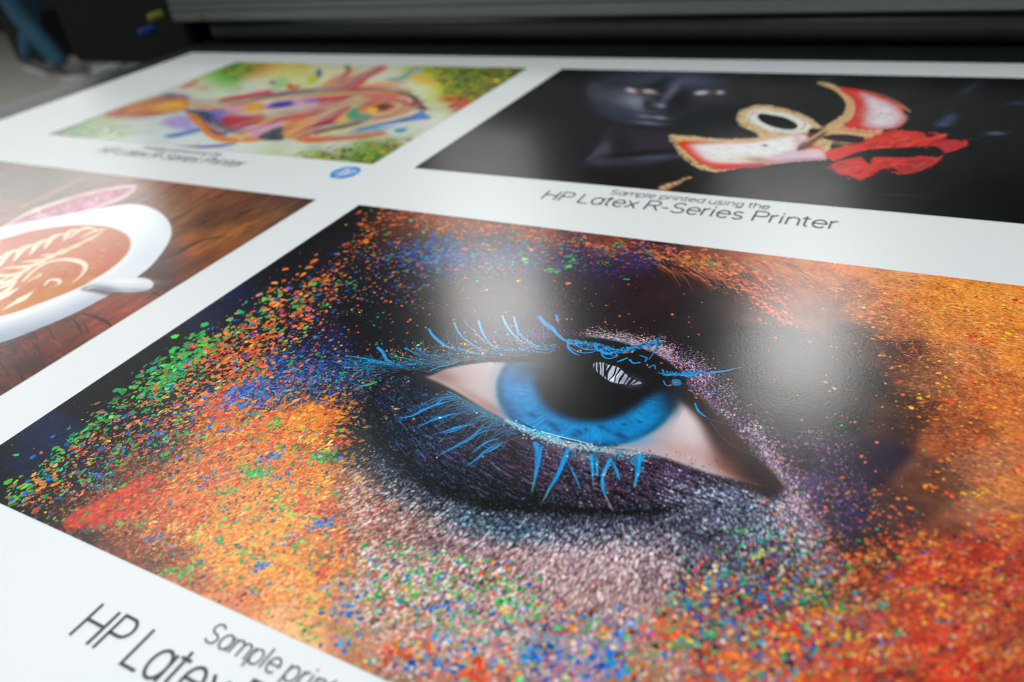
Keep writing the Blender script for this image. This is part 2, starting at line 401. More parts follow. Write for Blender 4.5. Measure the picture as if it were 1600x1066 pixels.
def paint_eye(W=2300):
    x, y, w, h = EYE_RECT
    s = Canvas(x, y, w, h, W, int(W*h/w), 7)
    r = s.r; A, B_, P_ = s.along, s.blob, s.put
    s.base([(float(a), float(b), c) for a, b, c in (k.split(',') for k in BASE_EYE.split())], 34, fy=1.5)
    # mottling of the picture
    n1 = s.noise(60, 40, 5); n2 = s.noise(260, 180, 3)
    s.img *= (1+.22*n1+.16*n2)[..., None]
    n3 = s.noise(30, 20, 4)
    s.img[..., 0] *= 1+.10*n3; s.img[..., 2] *= 1-.12*n3
    L = C
    def band(line, hw, n, size, p, **k): P_(A(L(line), hw, n), size, p, **k)
    def bl(cx, cy, sx, sy, rot, n, size, p, **k): P_(B_(cx, cy, sx, sy, rot, n), size, p, **k)
    def ar(poly, n, size, p, **k): P_(A_(L(poly), n), size, p, **k)
    A_ = s.area
    # dark / powder grain everywhere on the lit skin
    orange = '150,830 90,800 180,740 280,690 340,640 420,610 495,645 530,715 585,790 600,860 640,960 600,1066 380,960 250,900'
    ar(orange, 9000, (.8, 3.2), OB, ang=-25, elong=2.2, op=(.3, .9), jit=30)
    ar(orange, 3600, (.6, 2.4), pal('b4502d:2', 'c8462a:2', '8c3c28:1', '5a2d28:1'), ang=-25, elong=2.2, op=(.3, .8))
    OC = [pal('f05a28:2', 'e6462d'), pal('ff961e', 'ff8228:2'), pal('ffbe3c', 'ffa02d'), pal('ff7d28:2', 'f06428'), pal('c83c1e', '8c2c1c'), pal('5a2420', '3c2028')]
    s.clumps(L('110,815 190,740 290,680 340,640 430,610 520,640 560,700 590,770 590,860 600,940 380,950 250,880 170,830'), 420, 14, (.8, 3.2), OC[:5], 12, 4, -25, ang=-25, elong=3, jit=18, op=(.5, .95))
    s.clumps(L('110,800 200,730 290,680 400,650 480,700 400,760 300,830 200,860'), 90, 10, (.8, 3), OC[4:], 12, 4, -25, ang=-25, elong=3, jit=18, op=(.5, .9))
    ar(orange, 2400, (.5, 1.5), pal('ffd278:2', 'ffe6b4:1', 'fac86e:2'), ang=-25, elong=1.6, op=(.4, .9))
    bl(430, 870, 90, 46, 25, 3200, (1, 3.4), pal('ff9632:3', 'ffb446:2', 'f5782d:3', 'ffd27d'), ang=-25, elong=2, op=(.3, .8))
    bl(470, 660, 60, 26, -12, 1400, (1, 5), pal('f07d28:3', 'f59b2d:2', 'e15f28:1'), ang=-20, elong=2.4, op=(.4, .9))
    bl(380, 700, 60, 28, -25, 1400, (1, 5), pal('eb7828:3', 'f59b2d:2', 'd2502a:1.5'), ang=-25, elong=2.4, op=(.4, .9))
    # dense edge where green meets black, and the bands behind it
    band('12,783 60,742 120,690 200,618 260,570 330,515', 9, 230, (2.2, 6.5), GR, ang=-38, elong=1.9, jit=20)
    band('15,790 70,748 130,697 210,627 300,560 370,505 440,455', 13, 260, (1.6, 5.5), pal('f07832:4', '28a850:3', '1964be:1.3', 'e05f2d:2'), ang=-35, elong=1.7)
    bl(285, 575, 34, 8, -38, 150, (2.5, 7), GR, ang=-35, elong=2)
    bl(270, 590, 40, 10, -38, 120, (2, 5), GR, ang=-35, elong=2)
    bl(370, 520, 30, 8, -35, 60, (2, 5), GR, ang=-30)
    band('30,792 120,725 230,640 330,560 430,490 520,430', 22, 620, (1.1, 4.8), pal('f07832:4', 'e0502d:2.4', '28a850:2.2', '1964be:1.8', 'fa9a3c:1.6'), ang=-32, elong=1.7, jit=30)
    band('60,800 150,750 240,680 330,605 420,545 500,500', 26, 950, (.8, 4.0), MIX, ang=-30, elong=1.8, jit=30)
    band('100,740 200,670 300,590 400,520', 26, 700, (.8, 3.6), DK, ang=-30, elong=2, op=(.5, .95))
    bl(400, 535, 46, 18, -28, 230, (1.2, 4.4), OR, ang=-28, elong=1.9)
    bl(360, 620, 60, 16, -22, 560, (1.4, 5.5), OR, ang=-25, elong=2.0)
    bl(350, 575, 44, 22, -30, 300, (1.2, 4.4), OR, ang=-28, elong=1.9)
    band('130,760 220,700 300,640', 16, 500, (1, 4), pal('28a850:3', 'd2502d:2.5', '1964be:2.2', '8cc846:.5', '5a2d50:.6'), ang=-30, elong=1.8)
    band('40,790 140,715 240,640 340,560 430,500 520,440', 40, 2600, (.4, 1.3), pal('e0602d:3', '28a050:2', '1e5ab4:2', 'fa9a50:1', '6e3c6e:1'), elong=1.5, op=(.35, .85))
    s.clumps(L('30,790 150,690 330,550 440,480 520,470 420,560 300,640 180,740'), 110, 9, (.8, 3.2), [pal('e05028', 'f06a32'), pal('1e8c46', '28aa50'), pal('1e46a0', '1964be'), pal('1c1618', '241a1e'), pal('1c1618', '2c1c20')], 7, 3, -33, ang=-30, elong=2, op=(.6, 1))
    # dark gaps before the orange field
    bl(215, 745, 60, 14, -28, 500, (1, 4.5), pal('38201e:3', '5a2c24:2', '2c2030:1'), ang=-28, elong=2, op=(.4, .9))
    bl(140, 790, 45, 14, -5, 420, (1, 4.5), pal('301c1c:3', '6e2c24:2', '241e2c:1'), ang=-28, elong=2, op=(.4, .9))
    bl(240, 870, 70, 18, 25, 700, (1, 4.5), pal('3c2420:3', '6e3c2c:2', '963c28:2'), ang=-10, elong=2, op=(.3, .8))
    # blue zones
    bl(395, 612, 40, 13, -14, 330, (1.3, 4.6), BL, ang=-15, elong=1.8)
    bl(440, 600, 46, 20, -18, 260, (1, 3.8), BL, ang=-18, elong=1.8, op=(.5, 1))
    bl(475, 575, 40, 24, -10, 800, (.6, 2.6), pal('1e4696:3', '1964be:2', '3c3282:2', 'e05f2d:1', '1e9650:1'), elong=1.6)
    bl(530, 590, 50, 12, -8, 700, (.6, 2.6), pal('1964be:3', '1e46a0:2', 'e05f2d:1.6', '28a850:1.2', '3c2878:1'), ang=-12, elong=2)
    bl(385, 585, 40, 12, -15, 130, (1, 3), pal('d23250:2', '1e9650:2', 'e05f2d:1'))
    # the lower orange field's own marks
    def redsmear(P): return P
    for q, o in (('98,818 120,800 160,780 205,755 240,742 250,750 215,770 175,792 140,818 112,826', .9), ('140,822 190,790 240,765 262,770 210,800 165,826', .75), ('455,690 500,700 520,697 515,707 470,704', .8)):
        s.fill(L(q), 'cb4128', 3.5, o, tex=n2*.35)
    bl(170, 790, 50, 9, -32, 500, (1, 3.6), RD, ang=-30, elong=2.4, op=(.5, .9))
    bl(280, 800, 40, 16, -30, 400, (1.2, 4.5), pal('e6783c:2', 'd2502d:2', 'f0963c:1'), ang=-28, elong=2.2, op=(.4, .9))
    for cx, cy, sx, sy, n, p in ((490, 795, 14, 7, 70, RD), (470, 785, 10, 5, 30, RD), (565, 800, 16, 12, 90, RD), (345, 640, 20, 6, 40, RD), (540, 820, 18, 10, 90, pal('e6502d:2', 'd23c28:2')), (470, 845, 16, 7, 45, RD), (590, 800, 12, 10, 70, RD), (510, 895, 12, 10, 70, RD), (515, 700, 18, 5, 60, RD), (345, 810, 24, 9, 50, OR)):
        bl(cx, cy, sx, sy, -20, n, (1.2, 4.2), p, ang=-25, elong=2, op=(.6, 1))
    s.clumps(L('200,800 330,690 400,645 500,650 545,730 570,800 590,900 500,900 380,880 260,850'), 170, 12, (.8, 3.4), [pal('e63c1e', 'f05028'), pal('fa641e', 'ff7823'), pal('ffc850', 'ffdc82'), pal('c83220', 'a02c20')], 11, 3.5, -25, ang=-25, elong=2.6, jit=20, op=(.5, .95))
    s.clumps(L('200,800 330,690 400,645 500,650 545,730 570,800 590,900 500,900 380,880 260,850'), 45, 7, (.8, 2.6), [pal('4c2428', '3c2038'), pal('28324a', '46283c')], 7, 3, -20, ang=-20, elong=2, op=(.6, .95))
    ar('100,800 220,720 330,650 520,640 560,780 600,960 560,1000 300,900', 620, (1, 4.4), GR, ang=-15, elong=1.8, op=(.6, 1))
    ar('100,800 220,720 330,650 520,640 560,780 600,960 560,1000 300,900', 330, (1, 4), BL, ang=-15, elong=1.8, op=(.6, 1))
    ar('150,720 300,640 520,640 580,780 560,900 400,840', 280, (.8, 3), pal('4c2c3c:2', '32283c:2', '6e3c32:2'), ang=-15, elong=1.8, op=(.5, .9))
    for cx, cy, n in ((425, 665, 22), (400, 740, 50), (385, 730, 30), (500, 712, 40), (515, 715, 24), (470, 700, 18), (360, 765, 22), (410, 745, 30), (375, 860, 26), (395, 870, 20), (255, 895, 26), (290, 900, 20), (300, 885, 16), (345, 845, 14), (470, 850, 16), (440, 790, 14), (180, 820, 10)):
        bl(cx, cy, 12, 5, -15, n, (1.2, 4), GR, ang=-15, elong=1.7)
    for cx, cy, n, z in ((425, 715, 36, 3.4), (505, 817, 46, 4), (492, 822, 20, 3), (435, 745, 26, 2.6), (405, 885, 26, 4), (412, 880, 14, 4), (455, 840, 18, 2.4), (240, 840, 24, 3), (322, 674, 8, 3.6), (330, 748, 20, 2)):
        bl(cx, cy, 11, 4, -15, n, (1.2, z), BL, ang=-15, elong=1.7)
    # whitish powdered transition under the orange field
    pink = '540,730 600,770 700,820 860,860 1010,860 1060,900 1010,960 900,970 760,960 640,1000 540,960 560,880 530,800'
    def flow(P):
        X, Y = P[:, 0], P[:, 1]
        return np.interp(X, [550, 700, 850, 950, 1050, 1150, 1300], [-30, -35, -50, -70, -88, -105, -125])
    def wrin(P):
        X, Y = P[:, 0], P[:, 1]
        return np.interp(X, [580, 680, 780, 900, 1000, 1100, 1200, 1300], [35, 30, 20, 55, 70, 75, 65, 65])
    ar(pink, 6500, (1.0, 3.6), SKD, ang=flow, elong=7, jit=10, op=(.35, .9)); ar(pink, 6500, (1.0, 3.2), SKN, ang=flow, elong=6, jit=12, op=(.4, .9))
    ar(pink, 2600, (.9, 3.0), pal('4b2c37:2', '6e3c46:2', '3c2838:1'), ang=flow, elong=9, jit=9, op=(.35, .85))
    ar(pink, 2600, (.6, 1.6), pal('fff5f0:3', 'f5e6e6:2'), ang=flow, elong=1.6, jit=18, op=(.4, .95))
    ar('980,860 1120,850 1220,860 1240,900 1120,930 1000,950', 2600, (.9, 3.0), pal('8c6e78:2', 'b49aa0:2', '5a4650:2', 'c8b4b4:1', '3c3040:2'), ang=flow, elong=6, jit=14, op=(.35, .85))
    ar('540,700 640,760 720,810 640,860 560,840 540,780', 1600, (.8, 2.6), pal('b46e5a:2', '46505a:2', 'e6c8b4:2', '2c2c38:2', 'f0965a:1'), ang=flow, elong=4, jit=16, op=(.4, .9))
    # bluish glitter skin under the eye
    blue = '570,700 640,755 760,800 880,800 1020,800 1100,780 1190,770 1250,800 1260,870 1180,900 1090,880 1040,855 900,850 760,830 640,790 590,760'
    ar(blue, 5200, (.6, 2.3), GLB, ang=flow, elong=4, jit=14, op=(.35, .9))
    ar('690,830 790,850 900,860 1040,860 1050,930 980,960 880,950 780,920', 2200, (1, 3.4), pal('5a3c4b:2', '784b5a:2', 'e6c8c8:2.2', 'f0dcd7:1.4'), ang=flow, elong=10, jit=8, op=(.4, .9))
    ar(blue, 5200, (.8, 3.0), pal('1c1c2a:2', '141220:3', '2c2038:2', '14283c:1'), ang=flow, elong=6, jit=14, op=(.4, .9))
    ar('690,800 790,825 900,835 900,855 780,850 690,830', 1400, (.6, 2.0), TEAL, ang=25, elong=2, op=(.4, .9))
    ar('830,830 1060,835 1060,880 940,900 830,880', 1900, (.6, 2.4), pal('c8aab4:2', 'e6d2d2:2', '96788c:2', 'a0aac8:1'), ang=flow, elong=3, jit=15, op=(.35, .9))
    ar(blue, 1300, (.6, 1.7), pal('c8d8e6:2', 'f0f5fa:1', 'b4a0c8:1', '5aa0b4:1'), elong=1.4, op=(.5, 1))
    ar('1040,750 1120,755 1200,775 1250,830 1180,850 1100,830 1040,800', 2400, (.6, 2.3), pal('c8dcf0:2', 'b4bee6:2', 'f0f5fa:1.4', '8cb4c8:1', '7882aa:1.5'), ang=wrin, elong=2, op=(.4, .95))
    ar('1030,745 1120,765 1190,790 1160,870 1040,830', 1500, (.7, 2.4), pal('282032:2', '1e1a28:2', '46324b:1'), ang=45, elong=3, jit=20, op=(.4, .9))
    s.stroke(L('590,600 580,640 606,695 670,750 770,783 880,797 1000,800 1060,792'), 16, 10, '07070b', .85, 10, wm=24)
    s.stroke(L('575,640 600,710 670,765 780,800'), 4, 4, '0a0a10', .6, 6, wm=8)
    # speckled lower edge
    ar('600,900 760,870 860,960 1000,960 1080,900 1250,880 1400,960 1450,1066 590,1066', 2400, (1.4, 4.6), CONF, ang=flow, elong=1.5, jit=30, op=(.55, 1))
    CC = [pal('e6502d:2', 'f06a3c'), pal('fa963c', 'ffb43c'), pal('28a850', '3cbe78', '8cc846:.5'), pal('1478d2', '1e8ce6', '1e50b4'), pal('3c2830', '281e2c'), pal('50465a', '6e6482'), pal('e6c8be', 'c8a0a0'), pal('d23c50', 'b4326e:.4', 'c83c28'), pal('1e8c96', '28aaa0')]
    s.clumps(L('560,900 760,900 860,965 1000,965 1080,890 1260,850 1400,940 1450,1066 600,1066'), 420, 7, (1.8, 5.2), CC, 5, 3, -20, ang=flow, elong=1.9, jit=20, op=(.7, 1))
    ar('600,960 860,970 1080,930 1300,960 1400,1066 600,1066', 1100, (2, 6.5), CONF, ang=flow, elong=1.5, jit=30, op=(.5, 1))
    ar('560,860 760,870 860,960 800,1040 600,1066 540,950', 2600, (1.2, 4), SKN, ang=flow, elong=2, op=(.4, .9))
    ar('640,960 1000,960 1100,1066 620,1066', 700, (1.4, 5), pal('e6c8c4:3', 'd2aaaa:2', 'b48cb4:1.4', 'f0c8aa:1'), elong=1.6, op=(.4, .85))
    ar('560,840 800,880 900,960 700,1000 560,960', 420, (1.5, 5), pal('28a850:3', '3cb478:1.5', '1478c8:1.2', '3cbe46:1.5', 'e6502d:1.5', 'fa963c:1'), elong=1.5)
    ar('1060,880 1260,840 1320,900 1250,980 1060,1000', 900, (1.4, 5), CONF, elong=1.5)
    ar('1060,880 1260,840 1320,900 1250,980 1060,1000', 500, (1.4, 4.6), pal('2c2430:2', '3c3c5a:2', '5a4650:1'), elong=1.6, op=(.5, .9))
    for cx, cy, n, z, p in ((550, 925, 26, 6, BL), (515, 920, 14, 5, pal('1ea0b4', '1482d2')), (540, 955, 42, 7, BL), (530, 1005, 26, 7, BL), (588, 935, 16, 6, GR), (472, 980, 14, 6, GR), (480, 995, 18, 6, GR), (540, 990, 10, 6, GR), (700, 945, 26, 7, BL), (705, 930, 10, 5, GR),
                            (675, 987, 6, 7, BL), (740, 1010, 14, 8, BL), (700, 1003, 14, 6, BL), (652, 1030, 16, 8, BL), (690, 1035, 24, 9, BL), (620, 860, 10, 6, GR), (617, 872, 6, 5, GR), (590, 885, 10, 6, pal('1e8cb4')), (650, 895, 10, 6, GR), (675, 920, 14, 7, GR), (780, 915, 10, 6, GR), (793, 932, 14, 8, GR), (770, 900, 6, 4, OR), (660, 870, 6, 4, GR),
                            (845, 1020, 26, 9, BL), (940, 1035, 30, 9, BL), (860, 1050, 12, 8, BL), (960, 1045, 14, 9, pal('1e96dc', '1478d2')), (640, 1015, 34, 9, OR), (615, 1025, 24, 8, RD), (740, 1050, 30, 10, RD), (770, 1060, 20, 9, OR), (600, 940, 12, 6, RD), (1047, 985, 26, 8, pal('e8542f', 'f06a3a')), (1055, 990, 22, 8, OR),
                            (1160, 832, 16, 5, GR), (1200, 835, 14, 5, GR), (1190, 868, 14, 5, pal('3cbe46', '8cc83c')), (1145, 900, 16, 5, OB), (1175, 870, 10, 4, OR), (1120, 905, 26, 6, BL), (1085, 920, 16, 6, OB), (1120, 935, 10, 5, OB), (1195, 935, 8, 6, BL), (1060, 1010, 18, 8, pal('1eaa8c', '28a850')), (1130, 1030, 30, 10, OR), (1230, 980, 40, 9, RD), (1210, 1000, 24, 8, OB),
                            (1420, 930, 20, 7, RD), (1360, 860, 24, 5, OR), (1330, 1040, 40, 11, RD), (1280, 955, 24, 7, OB), (1310, 995, 30, 9, pal('96be28', 'c8c832', 'fa963c')), (1265, 935, 18, 7, GR), (1320, 945, 20, 7, GR), (1430, 925, 8, 6, GR), (1355, 925, 6, 6, GR), (1335, 1045, 10, 10, GR), (1405, 1035, 10, 8, GR), (1280, 905, 6, 5, GR), (1255, 845, 14, 5, GR), (1478, 975, 10, 6, BL), (1303, 1032, 6, 6, BL), (1290, 905, 5, 5, BL), (1272, 995, 14, 6, pal('283c5a', '3c6478')), (1440, 880, 16, 5, pal('8ca0c8', '465078')), (1543, 1015, 4, 5, BL)):
        bl(cx, cy, 9+z, 4+z*.6, 0, n, (z*.3, z*.8), p, elong=1.5, op=(.8, 1))
    # soft out of focus colour flakes in the lower right of the picture
    ar('1330,860 1420,830 1600,800 1600,1066 1250,1066 1300,960', 900, (2, 8), pal('c83c28:3', 'd25a30:3', 'a04630:2', 'e6783c:1.5', '6e3c2c:1.5', 'fa963c:.6'), ang=-20, elong=1.8, op=(.3, .75), soft=2.5)
    for q in ('1460,860 1500,845 1545,855 1530,900 1490,930 1450,915 1420,880', '1400,1010 1450,985 1510,990 1530,1030 1500,1066 1430,1066 1390,1050', '1560,900 1600,872 1600,915 1580,930 1555,935', '1405,895 1425,890 1420,915 1400,908', '1290,1050 1330,1030 1400,1046 1400,1066 1280,1066', '1500,1040 1570,1030 1600,1050 1600,1066 1490,1066'):
        s.fill(L(q), 'c5331f', 6, .55, tex=n1*.4)
    s.clumps(L('1330,870 1420,840 1600,800 1600,1066 1300,1066 1290,980'), 330, 9, (1.6, 5.0), [pal('dc3c28:2', 'c8281e'), pal('e65a32', 'f0783c'), pal('aa2d20', '6e2c28'), pal('f5963c', 'e6783c'), pal('4b2424', '6e3028'), pal('c84b2d', 'dc5f3c')], 12, 5, -15, ang=-15, elong=2.2, jit=25, op=(.45, .95), soft=1.6)
    ar('1320,880 1420,850 1600,830 1600,1066 1300,1066', 260, (1.2, 4), pal('28a850:1', '1e46a0:1', 'fab43c:2', 'f5e6dc:1', '3c283c:2', '78c846:.6'), elong=1.5, op=(.6, 1), soft=1.6)
    s.clumps(L('1290,900 1400,840 1600,860 1600,1066 1330,1066'), 130, 8, (1.2, 4.4), [pal('3c2430', '5a3438'), pal('c8785a', 'dc9678'), pal('8c4638', '783c32'), pal('f0a050', 'fab45a')], 9, 4, -15, ang=-15, elong=2, jit=25, op=(.5, .95), soft=1.4)
    # right hand side orange skin
    ar('1210,410 1600,450 1600,860 1500,760 1420,640 1380,540 1300,470', 5200, (.6, 2.6), pal('f08c3c:3', 'e67832:3', 'b4562a:2.4', '7c4430:1.6', 'f5af5a:1.8'), ang=12, elong=3.2, jit=18, op=(.3, .8))
    ar('1250,420 1600,450 1600,640 1480,560 1350,480', 1500, (.5, 1.7), pal('ffe6b4:2', 'fac878:2', 'f0b46e:2'), ang=15, elong=3, jit=25, op=(.4, .95))
    ar('1300,430 1600,450 1600,760 1500,650 1400,500', 300, (.9, 3.2), pal('fa9628:3', 'ffb41e:3', 'e65a28:2', 'd23c28:1.5'), ang=10, elong=1.6, op=(.7, 1))
    s.clumps(L('1300,450 1600,470 1600,860 1480,760 1400,600'), 70, 5, (1.0, 4.2), [pal('dc3c28', 'e65028'), pal('fa8c1e', 'ffaa1e'), pal('f06a28', 'f07d32')], 7, 3, 12, ang=12, elong=1.7, jit=30, op=(.7, 1))
    ar('1450,560 1600,560 1600,900 1500,800', 1700, (.5, 1.8), pal('dc9664:2', 'b46e46:2', '643226:3', 'f0c8aa:.7'), ang=20, elong=3.4, jit=16, op=(.4, .9))
    ar('1380,480 1480,560 1560,700 1500,760 1380,640 1330,560', 1500, (.6, 2.2), pal('6e4030:3', '3c241f:3', 'a0603c:1.4'), ang=15, elong=3, jit=20, op=(.3, .8))
    ar('1340,480 1600,520 1600,1000 1250,900 1180,760', 230, (1.1, 4.2), pal('f07832:4', 'e6602d:3', 'fa9a3c:1.5'), ang=10, elong=1.5, op=(.8, 1))
    ar('1180,780 1400,770 1500,900 1300,920', 400, (1.0, 4.0), pal('f07832:5', 'e6502d:2', '28a850:1.5', '1964be:.6'), ang=0, elong=1.5)
    ar('1230,620 1420,600 1480,760 1380,820 1240,740', 36, (1.0, 3.2), pal('f07832:5', '28a850:1', '1e8c96:.7'), elong=1.6)
    for q, p in (('1465,620 1490,628', OR), ('1515,525 1535,535', RD), ('1560,515 1575,525', pal('fab41e')), ('1480,770 1500,790', RD), ('1440,760 1480,765', OR), ('1585,730 1600,740', RD), ('1520,765 1545,780', pal('f0a028'))):
        a = L(q); band(q, 4, 8, (2, 5), p, elong=1.5)
    s.splat(*s.tx([(1266, 535)]).T, 7, 5, 0, hx('2850a0'), 1)
    s.stroke(L('905,530 960,532 1010,545 1060,565 1110,595'), 12, 18, '3c2c40', .8, 6); s.stroke(L('1075,590 1130,640 1180,690 1215,740 1245,800'), 18, 26, '33253c', .8, 9); s.stroke(L('1190,700 1220,745 1250,810'), 8, 14, '6e5a78', .6, 7); s.stroke(L('1280,740 1310,790 1330,850'), 20, 24, '30263c', .5, 14)
    # glitter arcs: outer lid and the folds at the right corner
    band('905,528 960,530 1010,543 1060,560 1110,590 1150,622', 8, 1500, (.5, 1.4), GLIT, ang=20, elong=2.4, op=(.4, 1))
    band('915,530 960,532 1010,541 1050,555', 8, 2200, (.5, 1.35), pal('f0c8c8:3', 'd2a0b4:2', '8c6e96:2', 'ffe6dc:2'), ang=8, elong=3.2, jit=10, op=(.5, 1))
    band('1010,545 1060,566 1110,596', 13, 2300, (.5, 1.4), pal('c8a0be:3', '785082:3', 'ebc8d2:2', '46325a:2'), elong=1.5, op=(.5, 1))
    band('1080,590 1130,640 1180,690 1215,740 1240,790', 14, 3000, (.5, 1.5), pal('a078aa:3', '6e5078:3', 'dcbed2:2', '46325a:2', 'f5e6e6:.8'), elong=1.5, op=(.4, 1))
    band('1165,665 1200,710 1225,750 1250,800 1275,850', 13, 2300, (.55, 1.9), pal('dcbed2:3', 'b496b4:2', 'f5dcdc:2', '5a4678:2', '8cb4a0:.4'), ang=62, elong=2.2, op=(.4, 1))
    band('1265,670 1300,720 1320,770 1330,830', 24, 1500, (.5, 1.9), pal('8c6eaa:3', '503c6e:3', 'c8aac8:1.5', 'e69a8c:.8'), ang=62, elong=2, op=(.35, .9))
    band('1230,780 1265,850 1290,900', 24, 1500, (.7, 2.4), pal('e6c8d2:3', 'a08cb4:2', '5a4664:2', 'f0a08c:1', '3c3250:2'), ang=65, elong=2, op=(.4, .95))
    band('1100,590 1200,690 1250,790', 12, 60, (.9, 2.3), OR)
    band('1200,720 1260,860', 20, 70, (1.0, 3), pal('f07832:2', '28a850:2'))
    band('780,527 850,522 900,528', 8, 500, (.45, 1.3), pal('6e3c96:3', '46286e:3', '3c8c6e:1', '965a96:1'), elong=2, op=(.4, .9))
    s.glow(850, 528, 26, 6, 5, '5b2b84', .65); s.glow(785, 524, 22, 6, -5, '40286e', .5)
    # brow and upper lid powder
    band('590,338 680,345 800,362 950,380 1100,398', 7, 620, (.9, 3.4), pal('d8683a:3', 'e88048:2', 'b04a30:2', '8c3c50:.6'), ang=8, elong=2.4, jit=25, op=(.5, 1))
    band('640,350 760,366 900,384 1050,402', 9, 420, (.8, 3.0), MIX, ang=8, elong=2, op=(.6, 1))
    band('590,350 560,385 510,430 460,470', 13, 170, (1, 3.6), OR, ang=-30, elong=1.8, op=(.7, 1))
    band('620,365 560,420 480,490', 26, 330, (.7, 2.8), MIX, ang=-20, elong=1.7, op=(.6, 1))
    bl(680, 395, 40, 14, 0, 700, (.9, 3.6), pal('1e50b4:3', '1478d2:2', '2846a0:2', '28a078:1.4', 'e0603c:1.2'), ang=5, elong=2, op=(.5, .95))
    bl(760, 400, 60, 14, 5, 700, (.9, 3.4), pal('28509b:3', '1e6ec8:1.5', '3c3c8c:2', '28a078:1', 'e0603c:1'), ang=5, elong=2, op=(.4, .9))
    bl(650, 440, 60, 22, -10, 420, (.8, 2.8), pal('1e46a0:3', '28325a:2', 'e0603c:2', '28a050:1'), ang=0, elong=1.8, op=(.5, .95))
    bl(900, 405, 60, 12, 5, 420, (.7, 3), pal('503278:3', '1e6ec8:1.2', '28a850:1.4', 'e0603c:1', '281e46:2'), ang=8, elong=2, op=(.4, .9))
    for cx, cy, n, z in ((823, 408, 5, 5), (888, 418, 6, 4.5), (858, 424, 8, 4), (895, 408, 4, 3.5), (905, 375, 6, 4), (965, 383, 6, 4), (960, 398, 3, 3.5), (975, 436, 2, 3.5), (865, 425, 5, 3), (550, 440, 3, 5)):
        bl(cx, cy, 5, 2, 0, n, (1.5, z), GR, elong=1.6, ang=5)
    for q in ((888, 443, 5.5), (830, 391, 5), (725, 390, 5), (810, 440, 3), (760, 452, 3), (565, 352, 5), (572, 378, 5)):
        s.put(np.array([[q[0], q[1]]]*2)+r.normal(0, 1, (2, 2)), (q[2]*.6, q[2]), OR, elong=1.6, ang=0)
    ar('470,470 620,420 700,480 640,560 470,560', 150, (.7, 2.2), MIX, ang=0, elong=1.5)
    ar('620,400 1000,420 1000,500 700,500', 170, (.6, 2.2), pal('f07832:3', '28a850:2', '1e46a0:2'), ang=0, elong=1.6, op=(.5, 1))
    ar('1000,440 1300,470 1350,640 1200,640 1050,520', 60, (.5, 1.8), pal('e6603c:3', '28a850:1'), elong=1.5, op=(.5, 1))
    # brow hairs streaming in orange at the upper right
    for i in range(260):
        x0 = r.uniform(1010, 1300); y0 = np.interp(x0, [1000, 1100, 1300], [392, 405, 432])+r.uniform(-14, 26)
        l = r.uniform(14, 50); a = np.radians(r.uniform(20, 38))
        s.stroke([(x0, y0), (x0+l*.5*np.cos(a), y0+l*.5*np.sin(a)), (x0+l*np.cos(a*1.3), y0+l*np.sin(a*1.3))], r.uniform(.6, 1.8), .3,
                 ['d66436', 'e88a50', 'b44a2c', 'f0a878', '3a1c18', 'c85a3c'][r.integers(6)], r.uniform(.4, .9))
    bl(1180, 455, 50, 16, 35, 420, (.8, 3.4), pal('d65a3c:3', 'e87850:2', 'a0402c:2'), ang=32, elong=2.6, jit=12, op=(.5, .95))
    bl(1110, 415, 50, 8, 12, 420, (.8, 3.4), pal('e66e32:3', 'fa9a50:2', '28a850:.6'), ang=25, elong=2.2, jit=14, op=(.5, .95))
    s.clumps(L('1110,420 1160,425 1250,470 1280,510 1240,505 1190,485 1150,460'), 40, 12, (.7, 2.8), [pal('e0603c', 'f07850')], 9, 2, 34, ang=34, elong=4, jit=12, op=(.6, 1))
    for x0 in (985, 990, 1000):
        s.stroke([(x0-40, 384), (x0, 394), (x0+30, 410)], 1.4, .4, '6a4a7a', .7)
    gs = s.grain(flow, 3, 1)
    s.emboss(L('540,740 640,770 760,810 900,830 1050,830 1090,900 1010,965 860,970 740,960 620,960 545,900'), gs, .24, 30, (.07, .06, .06), 1.0)
    s.emboss(L('600,700 700,780 850,812 1040,800 1200,778 1270,820 1250,890 1080,900 900,860 740,840 620,790'), gs, .27, 24, (.07, .09, .11), 1.0)
    gr = s.grain(14, 4, 1); s.emboss(L('1280,440 1600,460 1600,860 1500,780 1400,640 1340,540'), gr, .11, 40, (.05, .04, .02), 1.0)
    go = s.grain(-25, 3, 1); s.emboss(L('130,830 300,690 360,640 500,650 560,740 560,920 420,960 250,890'), go, .11, 40, (.06, .045, .02), 1.0)
    gl = s.grain(lambda P: np.interp(P[:, 0], [560, 700, 850, 1000, 1150], [55, 35, 22, 15, 30]), 8)
    s.emboss(L('580,610 640,610 740,650 860,705 1040,725 1190,775 1000,795 860,790 720,765 620,700'), gl, .55, 12, (.07, .10, .17), .8)
    s.emboss(L('1050,560 1110,590 1180,660 1240,740 1300,840 1250,860 1200,770 1140,680 1080,610'), s.grain(62, 2, 1), .3, 14, (.10, .08, .11), .9)
    # ------- the eye itself -------
    s.glow(640, 600, 40, 16, 10, '0c1220', .8)
    band('450,600 520,592 590,590 640,588', 10, 500, (.5, 2), pal('28a878:2', 'f07832:2', '1e78c8:2', '465a6e:2'), ang=-8, elong=1.8, op=(.5, 1))
    lidshadow = C('600,584 660,574 740,563 830,552 900,548 960,555 1010,578 1050,600 1090,635 1140,682 1215,758 1195,775 1120,742 1030,700 930,700 830,678 760,645 700,612 640,590')
    ar('540,590 640,600 720,650 760,700 720,770 620,740 550,680', 3200, (.5, 2.0), pal('1e4678:3', '14283c:3', '2878a0:1.6', '0a0c14:4', '46325a:1.4', '5a96aa:.6'), ang=38, elong=3.5, jit=20, op=(.4, .95))
    s.fill(lidshadow, '0f0c10', 6, .95)
